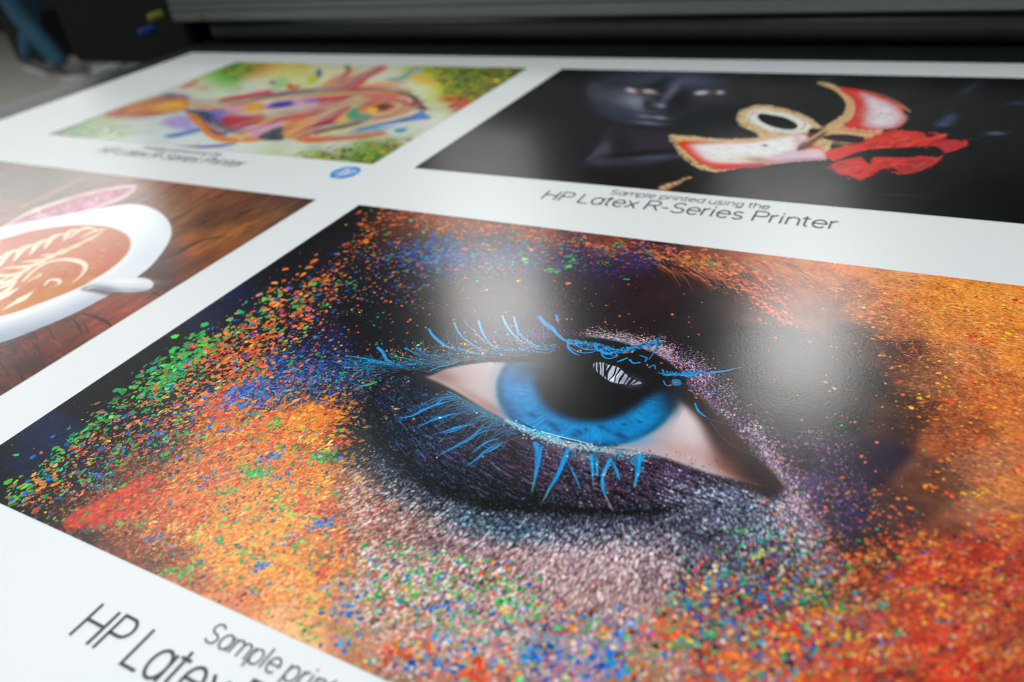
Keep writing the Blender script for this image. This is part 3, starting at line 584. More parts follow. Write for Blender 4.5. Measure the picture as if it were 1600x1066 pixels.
    # eyeball white, with lids cutting it
    white = C('664,586 700,573 760,563 815,559 880,560 960,575 1030,592 1060,600 1100,642 1140,690 1200,757 1160,752 1100,738 1030,714 960,702 890,696 830,680 780,652 730,622 690,600')
    s.fill(white, 'cdb4b4', 3.5, 1)
    for a in ((720, 580, 34, 14, 10, 'c6adb0', .8), (765, 600, 18, 30, 0, 'd2bebe', .8), (690, 588, 18, 7, 15, '96706e', .8), (735, 618, 30, 5, 31, 'b48c86', .7), (770, 640, 18, 5, 30, 'aa786e', .6),
              (1080, 660, 26, 24, 30, 'e8d7d9', 1), (1095, 690, 20, 14, 30, 'e6cfd0', .9), (1070, 706, 28, 8, 14, 'd4a8a4', .8), (1135, 722, 24, 12, 35, 'a87068', .8), (1165, 742, 24, 12, 30, '5e3630', .9), (1190, 752, 18, 10, 30, '2c1a1a', .9), (1120, 690, 14, 20, -30, 'b49092', .6)):
        s.glow(*a)
    dark = C('1040,590 1070,600 1110,640 1150,690 1215,752 1205,760 1170,728 1140,702 1112,672 1090,645 1068,628 1052,612')
    s.fill(dark, '1a1315', 7, .95)
    s.fill(C('655,580 700,570 760,560 830,552 900,548 985,560 1055,600 1052,604 980,580 900,567 815,563 750,567 700,576 668,589'), '151216', 4, 1)
    # iris
    t = np.arange(40)/40*2*np.pi
    iris = np.stack([916+139*np.cos(t)-2*np.sin(t), 613+86*np.sin(t)+7*np.cos(t)], 1)
    s.fill(iris, '0a2b4c', 5, 1, smooth=False)
    iris2 = np.stack([916+131*np.cos(t), 612+80*np.sin(t)+6*np.cos(t)], 1)
    s.fill(iris2, '0670b8', 8, 1, smooth=False, tex=n1*.12)
    for a in ((810, 620, 16, 30, -20, '089ae4', .85), (850, 665, 40, 12, 25, '0898e6', .8), (930, 678, 50, 9, 8, '0890dc', .85), (1005, 655, 28, 16, -30, '0890dc', .8), (815, 590, 22, 14, -20, '1372bc', .7), (1035, 632, 14, 20, 20, '0b5a94', .7), (800, 640, 8, 16, -30, '0b4a80', .6), (1010, 610, 20, 10, 0, '072030', .7)):
        s.glow(*a)
    pc = np.array([925, 600.])
    for i in range(900):   # fibres
        a = r.uniform(.02, np.pi-.02) if r.random() < .75 else r.uniform(np.pi*.7, np.pi*1.25)
        r0, r1 = r.uniform(.62, .85), r.uniform(.75, .98)
        if r1 <= r0: continue
        q = [(916+131*k*np.cos(a+da), 612+82*k*np.sin(a+da)) for k, da in ((r0, 0), ((r0+r1)/2, r.normal(0, .01)), (r1, 0))]
        s.stroke(q, r.uniform(.5, 1.6), .3, ['0ca4ee', '0660a6', '064c8c', '20b0ee', '0678c0'][r.integers(5)], r.uniform(.12, .42))
    for cx, cy, sx, sy in ((862, 664, 7, 3), (870, 672, 5, 2), (904, 676, 6, 2.6), (898, 681, 5, 1.6), (916, 672, 3, 1.5), (940, 668, 4, 2.4), (968, 681, 8, 3.4), (975, 683, 5, 2), (976, 664, 3, 1.4), (950, 674, 3, 1.2), (832, 650, 5, 2), (842, 602, 6, 3), (848, 598, 5, 2), (1000, 660, 3, 1.4)):
        s.glow(cx, cy, sx, sy, 20, '0a3f70', .75)
    def deepen():
        s.img *= np.array([.5, 1.06, 1.02], np.float32)*(1+.10*n2[..., None])
    s.within([tuple(p) for p in iris], deepen, 4)
    s.within(white, lambda: s.img.__imul__(np.float32(.93)), 3)
    pupil = C('846,560 838,585 842,612 856,636 884,652 925,659 965,652 998,634 1022,616 1045,605 1060,598 1030,575 960,552 880,548')
    s.fill(pupil, '0b0b0f', 11, 1)
    s.glow(838, 574, 26, 15, 0, '10283e', .8); s.glow(1030, 600, 26, 8, 25, '0c0c10', .95); s.glow(820, 566, 16, 5, 0, '24506e', .55)
    s.fill(C('780,565 850,553 930,549 1000,566 1058,602 1064,618 1010,592 950,578 880,568 820,566'), '0c0b0e', 5, .9)
    # rim line, iris to lower lid
    s.stroke(C('796,651 820,664 850,677 890,689 930,696 965,698'), 1, 1, '08233c', .7, 1.6, wm=3.4)
    s.fill(C('760,556 800,545 850,530 900,526 960,534 1020,552 1060,580 1072,600 1050,596 1010,580 960,566 915,560 860,560 800,563 770,566'), '0f0d11', 3, 1)
    s.fill(C('1052,596 1075,608 1120,650 1165,700 1222,758 1210,766 1180,752 1150,738 1128,716 1112,690 1096,662 1078,640 1062,622'), '33211f', 11, .85); s.glow(1150, 700, 24, 15, 42, '3a2422', .9); s.glow(1185, 738, 26, 9, 40, '241618', .95); s.glow(1125, 668, 16, 9, 45, '3c2c2e', .85); s.glow(1135, 728, 16, 8, 30, '7a443e', .6)
    s.glow(1050, 616, 12, 14, 20, '0c1a28', .85); s.glow(1053, 630, 7, 12, 15, '16283a', .7)
    # catchlight with lash reflections
    cl = C('927,570 932,567 942,567 952,571 965,574 976,583 986,592 1003,599 990,602 975,601 960,599 948,594 937,585 929,578')
    s.fill(cl, 'bcc4d2', 1.0, 1); s.glow(985, 597, 12, 6, 10, '6c6c86', .75)
    s.fill(C('953,594 958,585 964,581 967,585 962,592 956,596'), 'eef3f8', .6, 1)
    for i, (a, b, c_, d, w_) in enumerate(((930, 568, 934, 583, 1.4), (935, 567, 938, 586, 1.8), (940, 567, 941, 588, 1.4), (945, 569, 943, 592, 2.2), (949, 570, 946, 591, 1.2), (956, 571, 948, 594, 2.4), (963, 574, 952, 596, 1.6), (969, 578, 960, 598, 2.2), (976, 583, 965, 600, 1.8), (983, 588, 972, 602, 2.2), (989, 592, 980, 603, 2.6), (996, 596, 984, 603, 2.4))):
        j1, j2 = r.normal(0, 1.6, 2)
        s.stroke([(a, b), ((a+c_)/2-1+j2, (b+d)/2+1), (c_+j1, d)], w_*1.2, w_*.6, '0c0c10', .9, .7, wm=w_*r.uniform(.5, 2.2))
    # lower waterline: pale, crusted with blue paint
    s.stroke(C('700,612 740,634 780,655 820,672 860,686 900,697 945,704 990,708 1030,716'), 3, 4, '3a6e86', .85, 2, wm=9)
    s.stroke(C('790,658 830,675 870,690 910,699 955,706 1000,710'), 4, 5, '9cb8c4', .95, 2, wm=11)
    s.stroke(C('800,661 830,673 860,683 880,690'), 4, 3, '2cb4dc', .95, 1.4, wm=8)
    s.stroke(C('846,675 875,683 905,690 925,696'), 1.6, 1.2, 'e4f6fa', .95, .8)
    s.stroke(C('790,655 815,668 840,678'), 1, 1, 'a0e0ee', .8, 1)
    band('800,664 850,686 905,700 960,708 1015,714', 4.2, 900, (.6, 2.0), pal('c8d2dc:3', 'e6dcdc:2', '46a0be:2', '8c8c9b:1', '283c50:1'), ang=20, elong=1.6, op=(.5, 1))
    band('690,612 740,640 790,664', 3, 300, (.5, 1.8), pal('286e96:3', '4696b4:2', '1e3246:2', '8c8282:1'), ang=28, elong=1.8, op=(.5, .95))
    s.glow(915, 715, 16, 6, 5, 'a48c92', .6); s.glow(870, 702, 14, 5, 8, 'a08890', .5); s.glow(815, 690, 14, 6, 25, '5c4a66', .5); s.glow(965, 712, 18, 5, 5, '9a8a94', .6)
    # lower lid glitter and streaks
    ar('620,640 700,640 800,690 1040,715 1200,765 1180,790 900,800 760,790 640,740', 1700, (.4, 1.5), pal('286496:3', '3c82aa:2', '1e3c64:3', '96b4c8:1', '643c50:1'), ang=wrin, elong=2.2, op=(.35, .9))
    ar('820,700 1040,712 1190,765 1150,800 900,795 840,760', 1700, (.45, 1.6), pal('b4b4d2:3', '8c78a0:2', '5a3c5a:3', 'e6e6f0:1.4', '50a0b4:1', '2c1826:3'), ang=wrin, elong=1.7, op=(.4, 1))
    ar('600,640 680,650 800,760 900,785 860,800 700,770', 700, (.4, 1.4), pal('3c6e8c:2', '1e3c50:3', '6ea0b4:1'), elong=1.6, op=(.4, .9))
    ar('650,650 760,690 860,730 1040,735 1100,750 1000,790 860,785 740,770 660,720', 1500, (.6, 2.0), pal('3c6ea0:2', '28467c:3', '5a8cb4:1.5', '0c0810:4', '4b2c44:2'), ang=32, elong=7, jit=14, op=(.4, .9))
    for i in range(150):
        x0, y0 = r.uniform(700, 930), r.uniform(690, 775); a = np.radians(r.uniform(18, 45)); l = r.uniform(6, 20)
        s.stroke([(x0, y0), (x0+l*.5, y0+l*.5*np.tan(a)), (x0+l, y0+l*np.tan(a*.8))], .5, .4, ['2a4a80', '4a78a8', '281828', '6a3c50', '7a9cc0'][r.integers(5)], r.uniform(.3, .8), wm=1.4)
    # upper lash line tangle
    lash = ['0892dc', '0884cc', '1096d6', '0876c0']
    def ls(pts, w0, w1, wm=None, c=None, op=.95, wob=.14):
        k = 1.2; ls_(pts, w0*k, w1*k, wm*k if wm else None, c, op, wob)
    def ls_(pts, w0, w1, wm=None, c=None, op=.95, wob=.14):
        P = L(pts); cc = c or lash[r.integers(4)]
        s.stroke(P, w0, w1, '0a1c30', op*.5, 1.4, wm=(wm+1.6) if wm else None)
        s.stroke(P, w0, w1, cc, op, .7, wob=wob, wm=wm)
        d = np.array(P, float)
        s.stroke(d+[0, .35], w0*.35, w1*.35, '3cb8ec', op*.4, .6, wm=wm*.35 if wm else None)
    s.stroke(C('600,590 660,578 740,566 830,556 900,552'), 4, 6, '0e0d12', .9, 2, wm=7)
    ls('546,557 572,561 590,566 615,570 640,571 669,565', .8, 3, 4.4)
    ls('591,544 598,551 604,562 614,568', 3, 2, 3.6); ls('600,567 625,572 645,569 668,567', 1.5, 1, 3.4)
    ls('578,553 583,561', .6, .8, c='3c6482'); ls('520,565 545,573 575,576', 1, 1.6, c='1464a0')
    ls('634,545 645,551 656,556', 2, 1.4); ls('650,544 662,551 668,557', 1.6, 1.2)
    ls('670,515 675,523 684,532 696,541 706,545 720,549', 2.6, 1.4, 3.4); ls('710,505 713,513 719,523 732,535 750,545', 2.2, 1.2, c='3c96d2')
    ls('672,580 685,574 700,571 716,566', 1.2, 1.2, 2.6); ls('688,556 695,555 702,553', 1.4, 1.2)
    ls('738,552 750,549 770,552', 1.4, 1.4, 2.6); ls('748,502 751,513 757,526 766,538 782,547', 2.6, 1.2, 2.0, c='3c9cdc')
    ls('724,500 733,511 745,521 760,537', .8, 1.4, c='5a96be', op=.7); ls('740,514 750,528 762,538', 1, 1.2, c='4a90c0', op=.8)
    ls('785,494 788,502 794,513 801,522 812,532 826,541', 2, 1.4, 2.8, c='3ca0e0'); ls('803,496 806,507 811,521 822,532 835,540 850,542 868,539', 2.2, 1.4, 3.2, c='32a0e4')
    ls('820,533 840,545 856,546 869,542', 1.6, 1.2, 2.4); ls('800,528 815,540 835,550 850,552 862,550', 1, .8, c='3c82aa', op=.8)
    ls('786,548 800,546 812,548 826,545', 1.4, 1.4, 2.6)
    s.fill(C('846,497 856,510 868,528 870,545 882,550 888,541 876,526 866,512 856,503'), '0f1014', 1.4, .95)
    ls('843,496 850,504 857,510 863,514 868,520 873,526', 4, 3, 6.2); ls('862,512 870,522 880,531 890,536', 2.6, 2.2, 3.4)
    ls('870,494 871,500 872,505', 3, 1.2); s.stroke(C('871,499 873,510 876,520'), 1, .7, '5a4a5a', .9)
    for i in range(150):
        bx = r.uniform(640, 868); by = np.interp(bx, [640, 700, 780, 868], [566, 556, 550, 546])+r.normal(0, 2.5)
        k = r.uniform(.35, 1.0); lean = np.interp(bx, [640, 720, 800, 868], [-46, -38, -30, -22]); up_ = np.interp(bx, [640, 720, 800, 868], [-26, -38, -44, -38])
        tip = (bx+lean*k+r.normal(0, 3), by+up_*k+r.normal(0, 2)); mid = (bx+lean*k*.72, by+up_*k*.32)
        if r.random() < .35: s.stroke([(bx+10, by+1), mid, tip], 1.2, .3, '0a0c12', .7, .6)
        else: s.stroke([(bx+10, by+1), mid, tip], r.uniform(.6, 1.3), .3, ['0a90e0', '1478b8', '3ca0d8', '1e6496', '2a8c96'][r.integers(5)], r.uniform(.45, .95), .6, wob=.1)
    for i in range(70):
        bx = r.uniform(540, 690); by = 572+r.normal(0, 4)
        s.stroke([(bx, by), (bx-20, by-3+r.normal(0, 2)), (bx-r.uniform(25, 50), by-r.uniform(2, 18))], 1.0, .3, ['0a90e0', '1478b8', '1e5a8c', '0a0c12', '288c96'][r.integers(5)], r.uniform(.4, .9), .6)
    for i in range(90):   # lower fan, fine strands
        t_ = r.random(); bx = 700+t_*110; by = 616+t_*62+r.normal(0, 3)
        k = r.uniform(.4, 1); dx, dy = -80+30*t_, 26+16*t_
        s.stroke([(bx, by), (bx+dx*.45*k, by+dy*.18*k), (bx+dx*k+r.normal(0, 5), by+dy*k+r.normal(0, 5))], r.uniform(.8, 1.3), .3, ['0a90e0', '1478b8', '3ca0d8', '286478', '5a6e78'][r.integers(5)], r.uniform(.4, .9), .6, wob=.08)
    for i in range(40):   # lower lashes under the iris, fine strands
        bx = r.uniform(830, 1010); by = np.interp(bx, [830, 900, 1010], [690, 703, 716])
        dx = np.interp(bx, [830, 900, 1010], [-10, -14, 2])+r.normal(0, 7); l = r.uniform(18, 52)
        s.stroke([(bx, by), (bx+dx*.4, by+l*.5), (bx+dx, by+l)], r.uniform(.8, 1.4), .3, ['0a90e0', '1478b8', '3ca0d8', '1e3c5a', '64646e'][r.integers(5)], r.uniform(.4, .85), .6, wob=.08)
    # thick crusted lash paint over the iris
    ls('884,532 900,534 915,537 935,539 950,545 968,550 985,545 1002,541 1018,537 1030,529', 3, 2.2, 5.6)
    ls('887,533 888,543 895,551 905,556', 2.4, 1, 3); ls('895,536 910,545 925,547 934,544', 1.4, 1.4, 2.2); ls('888,541 905,551 925,551 937,545', 1.2, 1.2, 1.8)
    ls('928,541 938,548 948,553 964,550 975,548', 3, 2, 4.6); ls('939,550 943,558 952,561 964,558', 1.4, 1.2, 1.8); ls('951,548 955,556 963,557', 1.2, 1)
    ls('965,566 973,563 980,560', 1.6, 1.6, 2.4); ls('1029,529 1028,540 1022,551 1014,562', 2, 1.4, c='1e6496'); ls('984,563 990,568 1000,567', 2.2, 2); ls('1000,556 1010,560 1008,566', 1.6, 1.4, 2.4)
    ls('1014,575 1022,571 1024,577', 2, 1.6); ls('1028,583 1045,586 1070,585 1092,583 1102,580', 1.2, 2.6, 5); ls('1060,586 1078,588 1094,583', 2, 2, 4)
    ls('1104,584 1120,582 1135,580 1146,577', 2.6, 1, 3); s.stroke(C('1146,577 1154,575.5 1160,574'), .9, .3, '7aa0b0', .8); ls('1035,578 1037,583', 1.6, 1.2)
    s.fill(C('1050,594 1062,594 1064,602 1052,603'), '1478b4', .8, .95); ls('1037,596 1040,602 1046,604', 1.4, 1.2); ls('1105,612 1112,613 1120,611', 1.8, 1.4); ls('1122,609 1130,606', 1.8, 1, c='2864a0')
    ls('1086,631 1090,641 1097,648 1103,652', 2, 1.4, 2.6); s.stroke(C('1103,652 1112,657 1130,662 1150,666 1170,672'), .9, .5, '6e8296', .7); s.stroke(C('1110,660 1130,685 1150,700 1178,712'), .8, .4, '6e6e6e', .6); s.stroke(C('1098,636 1112,652 1126,668'), .6, .4, '5a6464', .5)
    ls('1075,610 1082,613 1086,618', 1.4, 1.2, c='1e648c')
    for i in range(330):
        t_ = r.random(); x0 = 560+t_*260; y0 = np.interp(x0, [560, 640, 700, 760, 820], [576, 574, 562, 556, 552])+r.normal(0, 5)
        a = np.radians(r.uniform(-35, 30)); l = r.uniform(4, 20)
        s.stroke([(x0, y0), (x0+l*.5*np.cos(a), y0+l*.5*np.sin(a)+1), (x0+l*np.cos(a), y0+l*np.sin(a))], .4, .4, ['1a80c0', '164a78', '2a6a70', '0e1018', '3c9c9c', '101a28'][r.integers(6)], r.uniform(.4, .9), wm=1.0)
    band('884,533 900,537 930,542 960,549 990,545 1030,533', 2.6, 420, (.5, 1.9), pal('0a96e6:4', '0a6eb4:2', '3cbef5:1', '0c1018:2'), ang=12, elong=3, jit=35, op=(.6, 1))
    band('560,563 600,568 640,571 668,568', 2.4, 260, (.5, 1.7), pal('0a96e6:4', '0a6eb4:2', '0c1018:2', '28aa78:.5'), ang=3, elong=4, jit=25, op=(.6, 1))
    band('690,556 740,552 800,549 866,546', 3.0, 420, (.5, 1.5), pal('0a8cdc:3', '0a5a96:2', '0c1018:3', '288c78:.7'), ang=-3, elong=4, jit=25, op=(.5, .95))
    band('1030,584 1060,586 1095,583', 2.0, 160, (.5, 1.6), pal('0a96e6:4', '0a6eb4:2', '3cbef5:1'), ang=0, elong=3, jit=25, op=(.6, 1))
    for i in range(120):
        x0 = r.uniform(884, 1030); y0 = np.interp(x0, [884, 930, 960, 1030], [534, 541, 550, 536])+r.normal(0, 2.6)
        a = np.radians(r.uniform(-40, 60)); l = r.uniform(3, 9)
        s.stroke([(x0, y0), (x0+l*.5*np.cos(a), y0+l*.5*np.sin(a)+.6), (x0+l*np.cos(a), y0+l*np.sin(a))], .4, .4, ['1a90d8', '0e5a96', '28b0ec', '0e1018'][r.integers(4)], r.uniform(.5, 1), wm=1.2)
    band('600,560 640,556 690,548 750,545 830,545', 7, 150, (.6, 1.9), pal('f07832:3', '28a850:2', 'fa9a50:2', 'd23c50:1'))
    for q in ('709,500', '726,538', '731,540', '776,541', '814,547', '693,543', '629,554', '744,524', '817,536', '830,542', '893,538', '903,548', '908,549', '964,556', '977,551', '988,549', '1012,571', '1034,568', '1036,549', '1052,561', '1068,569', '1056,597', '1047,603', '1080,593', '1100,588', '1078,610', '1089,617', '1099,615', '1138,593', '1088,622', '754,553', '735,552', '871,501', '1051,492', '1092,523', '637,503', '642,500'):
        p = L(q); s.put(np.array(p*3)+r.normal(0, .9, (3, 2)), (1.0, 2.2), OR, elong=1.4)
    for q in ('655,539', '658,537', '589,537', '730,549', '799,511', '775,520', '793,523', '915,534', '978,537', '726,521', '619,557'):
        p = L(q); s.put(np.array(p*3)+r.normal(0, 1, (3, 2)), (1.0, 2.3), GR, elong=1.5)
    ls('562,604 575,602 588,598', 1.5, 2.2, 4, c='28a850'); ls('556,606 566,605', 1, 2, c='1e82c8')
    s.stroke(C('600,602 618,596 636,588'), .6, .8, '3c7878', .7)
    ar('820,700 1000,715 1120,740 1060,780 900,790 840,760', 1400, (.7, 2.2), pal('5a2c46:3', '784664:2', '1c0c18:4', '8278a0:1', '3c5a8c:1'), ang=50, elong=5, jit=18, op=(.4, .9))
    # lower lashes
    ls('625,654 645,650 662,641 678,634 692,624', 1.6, 1.6, 4.2); ls('672,636 686,632 701,628', 1.2, 1, 3.2); s.stroke(C('676,637 700,634 725,636 740,640'), 1.2, .5, '2a6e8c', .8)
    ls('656,666 672,659 690,653 706,648 722,647', .9, .9, 4); ls('658,666 676,656 690,650', 1, .8, 1.8); s.stroke(C('720,647 735,644 755,648 765,655'), 1.2, .5, '2a6e8c', .8)
    ls('688,677 704,672 720,667 736,664', .7, 1.2, 3.6); ls('692,678 710,674 725,668', 1, .8, 2); s.stroke(C('735,664 752,658 772,661 786,668'), 1, .5, '3c6a78', .8)
    ls('682,715 700,704 720,693 738,682 757,668', 1, 1.2, 3.2, c='1478b4'); ls('700,706 730,690 750,677 775,671', .8, 1, 2.2); ls('725,692 740,680 756,665', 1, 1, 2)
    ls('739,707 752,697 764,690 780,686', 1, .9, 2.6); ls('728,729 745,718 758,706 778,693', .8, 1.4, 4); ls('760,708 775,700 785,692', 1.2, 1, 2.6); s.stroke(C('778,696 800,687 812,683'), 1.4, .5, '4a8098', .8)
    s.put(np.array([[682.5, 715.5], [688, 653.5], [755, 714], [745, 646], [687, 653]]), (1.2, 1.6), pal('f0ffff'), elong=1)
    ls('686,692 692,687 695,684', .7, 1, c='1ea06e'); ls('660,618 667,616', 2, 1.6, c='1464aa'); ls('696,616 702,618', 2, 1.6, c='14648c'); ls('623,624 630,621', 1.2, .8, c='288c64')
    s.fill(C('742,634 751,636 751,642 743,641'), '1c6e96', 1.2, .9)
    ls('836,692 840,702 841,718 838,738 834,758', 5, 1.2, 6.5, wob=.16); ls('846,700 843,715 840,735', 3, 1.5, 3.4); s.stroke(C('834,754 832,766 831,771'), 2.4, .6, '2c9c8c', .95)
    ls('887,704 882,718 874,738 864,756 855,770', 6, 1.6, 5.6, wob=.16); s.stroke(C('857,768 851,779 846,786'), 2.6, .6, '5aa090', .95)
    ls('888,724 895,738 902,752 906,762', .8, 1.6, 2.2, c='1e78b4'); ls('908,768 902,770', 1, .8, c='1e5a78')
    ls('924,712 925,724 926,738 927,752', 5, .8, 3.4, wob=.16); s.stroke(C('927,752 928,762 928,768'), 1, .5, '78968c', .8); ls('932,722 933,734 934,744', 3, 1.4, 3); ls('931,716 936,724', 2, 1.4, c='28967e')
    ls('954,718 948,730 942,745 942,762 946,776', 4.4, 1.6, 4.6, wob=.16); s.stroke(C('946,776 952,788 958,799'), 2, .6, 'a0968c', .9); ls('957,722 963,735 968,750', 2.4, 2, 3.8); ls('922,708 916,709', 2, 2, c='1e5078')
    ls('1000,712 998,728 995,745 991,762', 6, 1.4, 5.4, wob=.16); ls('989,716 994,728 995,738', 3, 2, 3); ls('986,722 992,728', 2, 1.6, 3, c='1e8c8c'); ls('962,706 970,710 966,716', 2, 1.6, 3, c='28a0b4')
    s.put(np.array([[945, 740], [994, 759], [946, 783], [886, 766], [994, 760]]), (1.4, 2.2), OR)
    s.put(B_(930, 740, 60, 18, 8, 90), (.6, 1.5), pal('e6f0f5', 'c8d2f0', 'a0d2d2'))
    band('560,574 640,574 700,562 780,554 868,549', 2.2, 420, (.4, 1.4), pal('0a0c14:4', '14283c:2', '0a5a96:1.4', '1e8cc8:1'), ang=-4, elong=4, jit=20, op=(.5, .95))
    # overall grain of the picture
    s.img += (r.normal(0, .012, s.img.shape[:2])[..., None]).astype(np.float32)
    return np.clip(s.img, 0, 1)

MASK_RECT = (-1.7156, 2.209, 2.086, 1.3005)
FISH_RECT = (-3.9314, 2.209, 2.0244, 1.3005)
CAFE_RECT = (-3.9314, 0.4515, 2.0244, 1.4205)

def P3(txt):
    return [(float(a), float(b), c) for a, b, c in (k.split(',') for k in txt.split())]

def paint_mask(W=1700):
    x, y, w, h = MASK_RECT
    s = Canvas(x, y, w, h, W, int(W*h/w), 11); r = s.r; L = C
    s.base(P3("""875,112,101010 900,140,161514 850,160,121112 760,200,131316 700,250,191a1e 800,230,171519 850,260,1c1a1c 900,230,161317 1000,280,1a181a 1100,120,252526 1150,140,272824 1150,180,15181a 1150,240,15151a
        1250,130,242523 1300,160,171917 1250,220,15151a 1200,290,1e2022 1300,300,1c2023 1400,300,161a1c 1400,140,202020 1450,160,1b1b1d 1500,130,161618 1500,200,121315 1600,150,0d0d10 1550,230,0c0d0f 1600,300,0b0c0e 1500,330,101214 1450,250,121416"""), 40, fy=2)
    n = s.noise(20, 14, 4); s.img *= (1+.25*n)[..., None]
    g = s.glow
    f0 = s.fill
    f0(L('940,128 965,118 1010,114 1060,114 1110,120 1125,134 1110,150 1095,164 1070,180 1045,195 1020,200 985,197 955,187 938,176 928,158'), '2a2d3a', 7, .9)
    f0(L('918,136 926,131 938,134 944,150 938,158 926,154 918,146'), '484852', 3, .85)
    f0(L('950,196 985,199 1020,202 1050,205 1060,225 1040,252 980,262 930,255 940,225'), '2e2732', 6, .85)
    f0(L('915,251 930,238 945,224 955,222 954,236 942,246'), '5a5464', 3.5, .95)
    for a in ((1000, 165, 60, 26, 8, '1d1f28', .8), (1050, 124, 52, 10, 3, '5a6076', .9), (1000, 118, 40, 7, 0, '30333f', .6), (930, 141, 9, 10, 30, '3c3d48', .9), (938, 152, 6, 5, 30, '30323e', .8),
              (985, 158, 26, 10, 6, '9092a4', .9), (1002, 165, 20, 8, 5, '8e92a6', .75), (960, 150, 14, 6, 10, '4a4850', .7), (965, 172, 26, 9, 12, '353b50', .8), (985, 186, 26, 6, 10, '30344a', .8), (1105, 155, 26, 7, 5, '3a3844', .7), (1085, 168, 20, 6, 10, '282630', .5),
              (1028, 132, 20, 5, -20, '15151c', .85), (1030, 148, 10, 10, 0, '14141b', .7), (1012, 163, 6, 6, 0, '191a24', .9), (1060, 158, 16, 11, -30, '0f0f13', .95), (1052, 140, 10, 4, -45, '666c80', .9), (1045, 149, 9, 4, -45, '585e74', .9), (1037, 158, 6, 3, -50, '4c5164', .8), (1033, 166, 5, 2.4, 0, '9aa4bc', .9), (1020, 170, 8, 2, 0, '16161e', .9),
              (1007, 183, 10, 2, 4, '7c7c8e', .9), (1031, 185, 9, 2.2, 4, '8e98b0', .95), (1030, 178, 12, 2, 4, '3c3034', .8), (1014, 193, 16, 3, 4, '7e8296', .9), (1025, 189, 20, 1.6, 4, '17171f', .9), (1010, 199, 30, 3, 4, '14131a', .9),
              (1000, 215, 40, 8, 0, '2e262e', .8), (1015, 228, 30, 7, -4, '332a38', .8), (942, 236, 9, 14, 40, '4c4856', .85), (935, 246, 10, 4, -35, '45424e', .8), (1010, 248, 50, 3.4, -4, '50526c', .9), (980, 254, 40, 3, -4, '353648', .8), (1000, 240, 50, 3, -5, '110f14', .8), (970, 225, 20, 14, 60, '15131a', .6),
              (1483, 186, 10, 5, -20, '44587a', .8), (1473, 195, 10, 3, 0, '506488', .7), (1556, 209, 12, 2, 0, '5c6e92', .9), (1513, 140, 14, 4, -30, '303c54', .8), (1590, 162, 14, 2.4, 0, '28384c', .9), (1290, 124, 12, 3, 0, '3c3c44', .6), (1410, 306, 30, 1.2, 2, '363a40', .6), (1340, 300, 50, 1.2, 3, '2e3236', .6)):
        g(*a)
    for cx, cy, sx in ((984, 141, 5), (990, 143, 4), (1010, 143, 5), (1018, 144, 5)): g(cx, cy, sx, 2, 5, 'd8d4dc', .95)
    g(998, 143, 4, 1.8, 0, '8a5040', .9); g(1025, 147, 8, 1.6, 10, 'a06e64', .7)
    for cx, cy, sx in ((1092, 146, 5), (1100, 145, 6), (1125, 145, 5)): g(cx, cy, sx, 2, -2, 'd4d8e2', .95)
    g(1113, 146, 4, 1.6, 0, '7a4038', .9)
    for cx, cy, sx, sy in ((1038, 295, 9, 4.5), (1046, 291, 7, 4), (1056, 288, 6, 3), (1063, 285, 4, 2.2), (1069, 281, 4, 2), (1077, 279, 5, 1.6)):
        g(cx, cy, sx, sy, -10, '9c6a44', .95, 4); g(cx-1, cy-1.2, sx*.5, sy*.5, 0, 'ecc8a0', .95)
    f = s.fill
    gold = '1048,212 1080,213 1110,217 1150,218 1188,216 1180,207 1160,198 1151,187 1156,175 1175,167 1197,165 1225,170 1252,179 1272,190 1286,200 1300,191 1317,181 1323,166 1318,153 1305,142 1290,135 1279,131 1290,129 1308,136 1325,141 1350,160 1352,190 1380,206 1372,216 1350,224 1318,224 1300,222 1290,250 1240,253 1200,258 1160,262 1128,268 1112,268 1094,264 1078,255 1064,243 1054,228'
    f(L(gold), 'dcbc8a', 1.2, 1, smooth=False)
    gg = np.array(L(gold)); gg = catmull(gg, True, 5)
    s.put(gg+r.normal(0, .5, gg.shape), (1.2, 2.2), pal('faeac0:3', 'a87848:1.4', 'f0d09a:2', '5c3a22:.7'), op=.9)
    P = s.area(L(gold), 2600, 0); s.put(P, (.7, 2.0), pal('f0d296:2', 'b4824a:2', 'e6bc78:2', '8c5a32:1'), op=(.4, .9))
    f(L('1060,222 1100,222 1150,223 1195,219 1240,213 1272,208 1266,224 1285,232 1292,240 1288,249 1240,251 1200,256 1150,260 1130,262 1104,260 1088,252 1072,238'), 'e23c2a', 1.6)
    f(L('1078,226 1110,224 1160,223 1200,218 1240,212 1264,211 1266,222 1256,232 1280,234 1292,243 1282,248 1240,250 1190,255 1145,256 1112,255 1094,246 1084,236'), 'f0b8c0', 7)
    f(L('1090,228 1130,225 1180,223 1225,215 1255,212 1258,222 1245,232 1220,240 1190,250 1140,253 1112,250 1098,240'), 'f6f6f4', 7)
    g(1172, 248, 24, 4, 4, 'c8b48c', .95); g(1185, 250, 14, 2.4, 4, '9c7c4c', .9); g(1140, 240, 30, 8, 5, 'f4f4f2', .8); g(1195, 228, 3, 1.4, 0, '3c4048', .8)
    for q, c in (('1115,262 1150,258 1185,257 1170,261 1130,266', 'dc3230'), ('1165,258 1190,256 1195,260 1172,263', 'c83c4c')): f(L(q), c, 2)
    g(1235, 244, 24, 4, -6, 'd8c8dc', .9); g(1255, 250, 30, 1.6, -5, 'b4a0b8', .8); g(1275, 240, 12, 5, 0, 'ecd6de', .9); g(1248, 222, 10, 5, 60, 'd8a4b0', .7)
    f(L('1262,210 1288,200 1292,208 1280,218 1262,232 1246,236 1250,226 1264,218'), '5a342c', 2.4, .9)
    f(L('1170,176 1190,171 1220,175 1250,185 1268,198 1262,205 1235,209 1205,206 1180,196 1168,186'), 'ecebe4', 2.4)
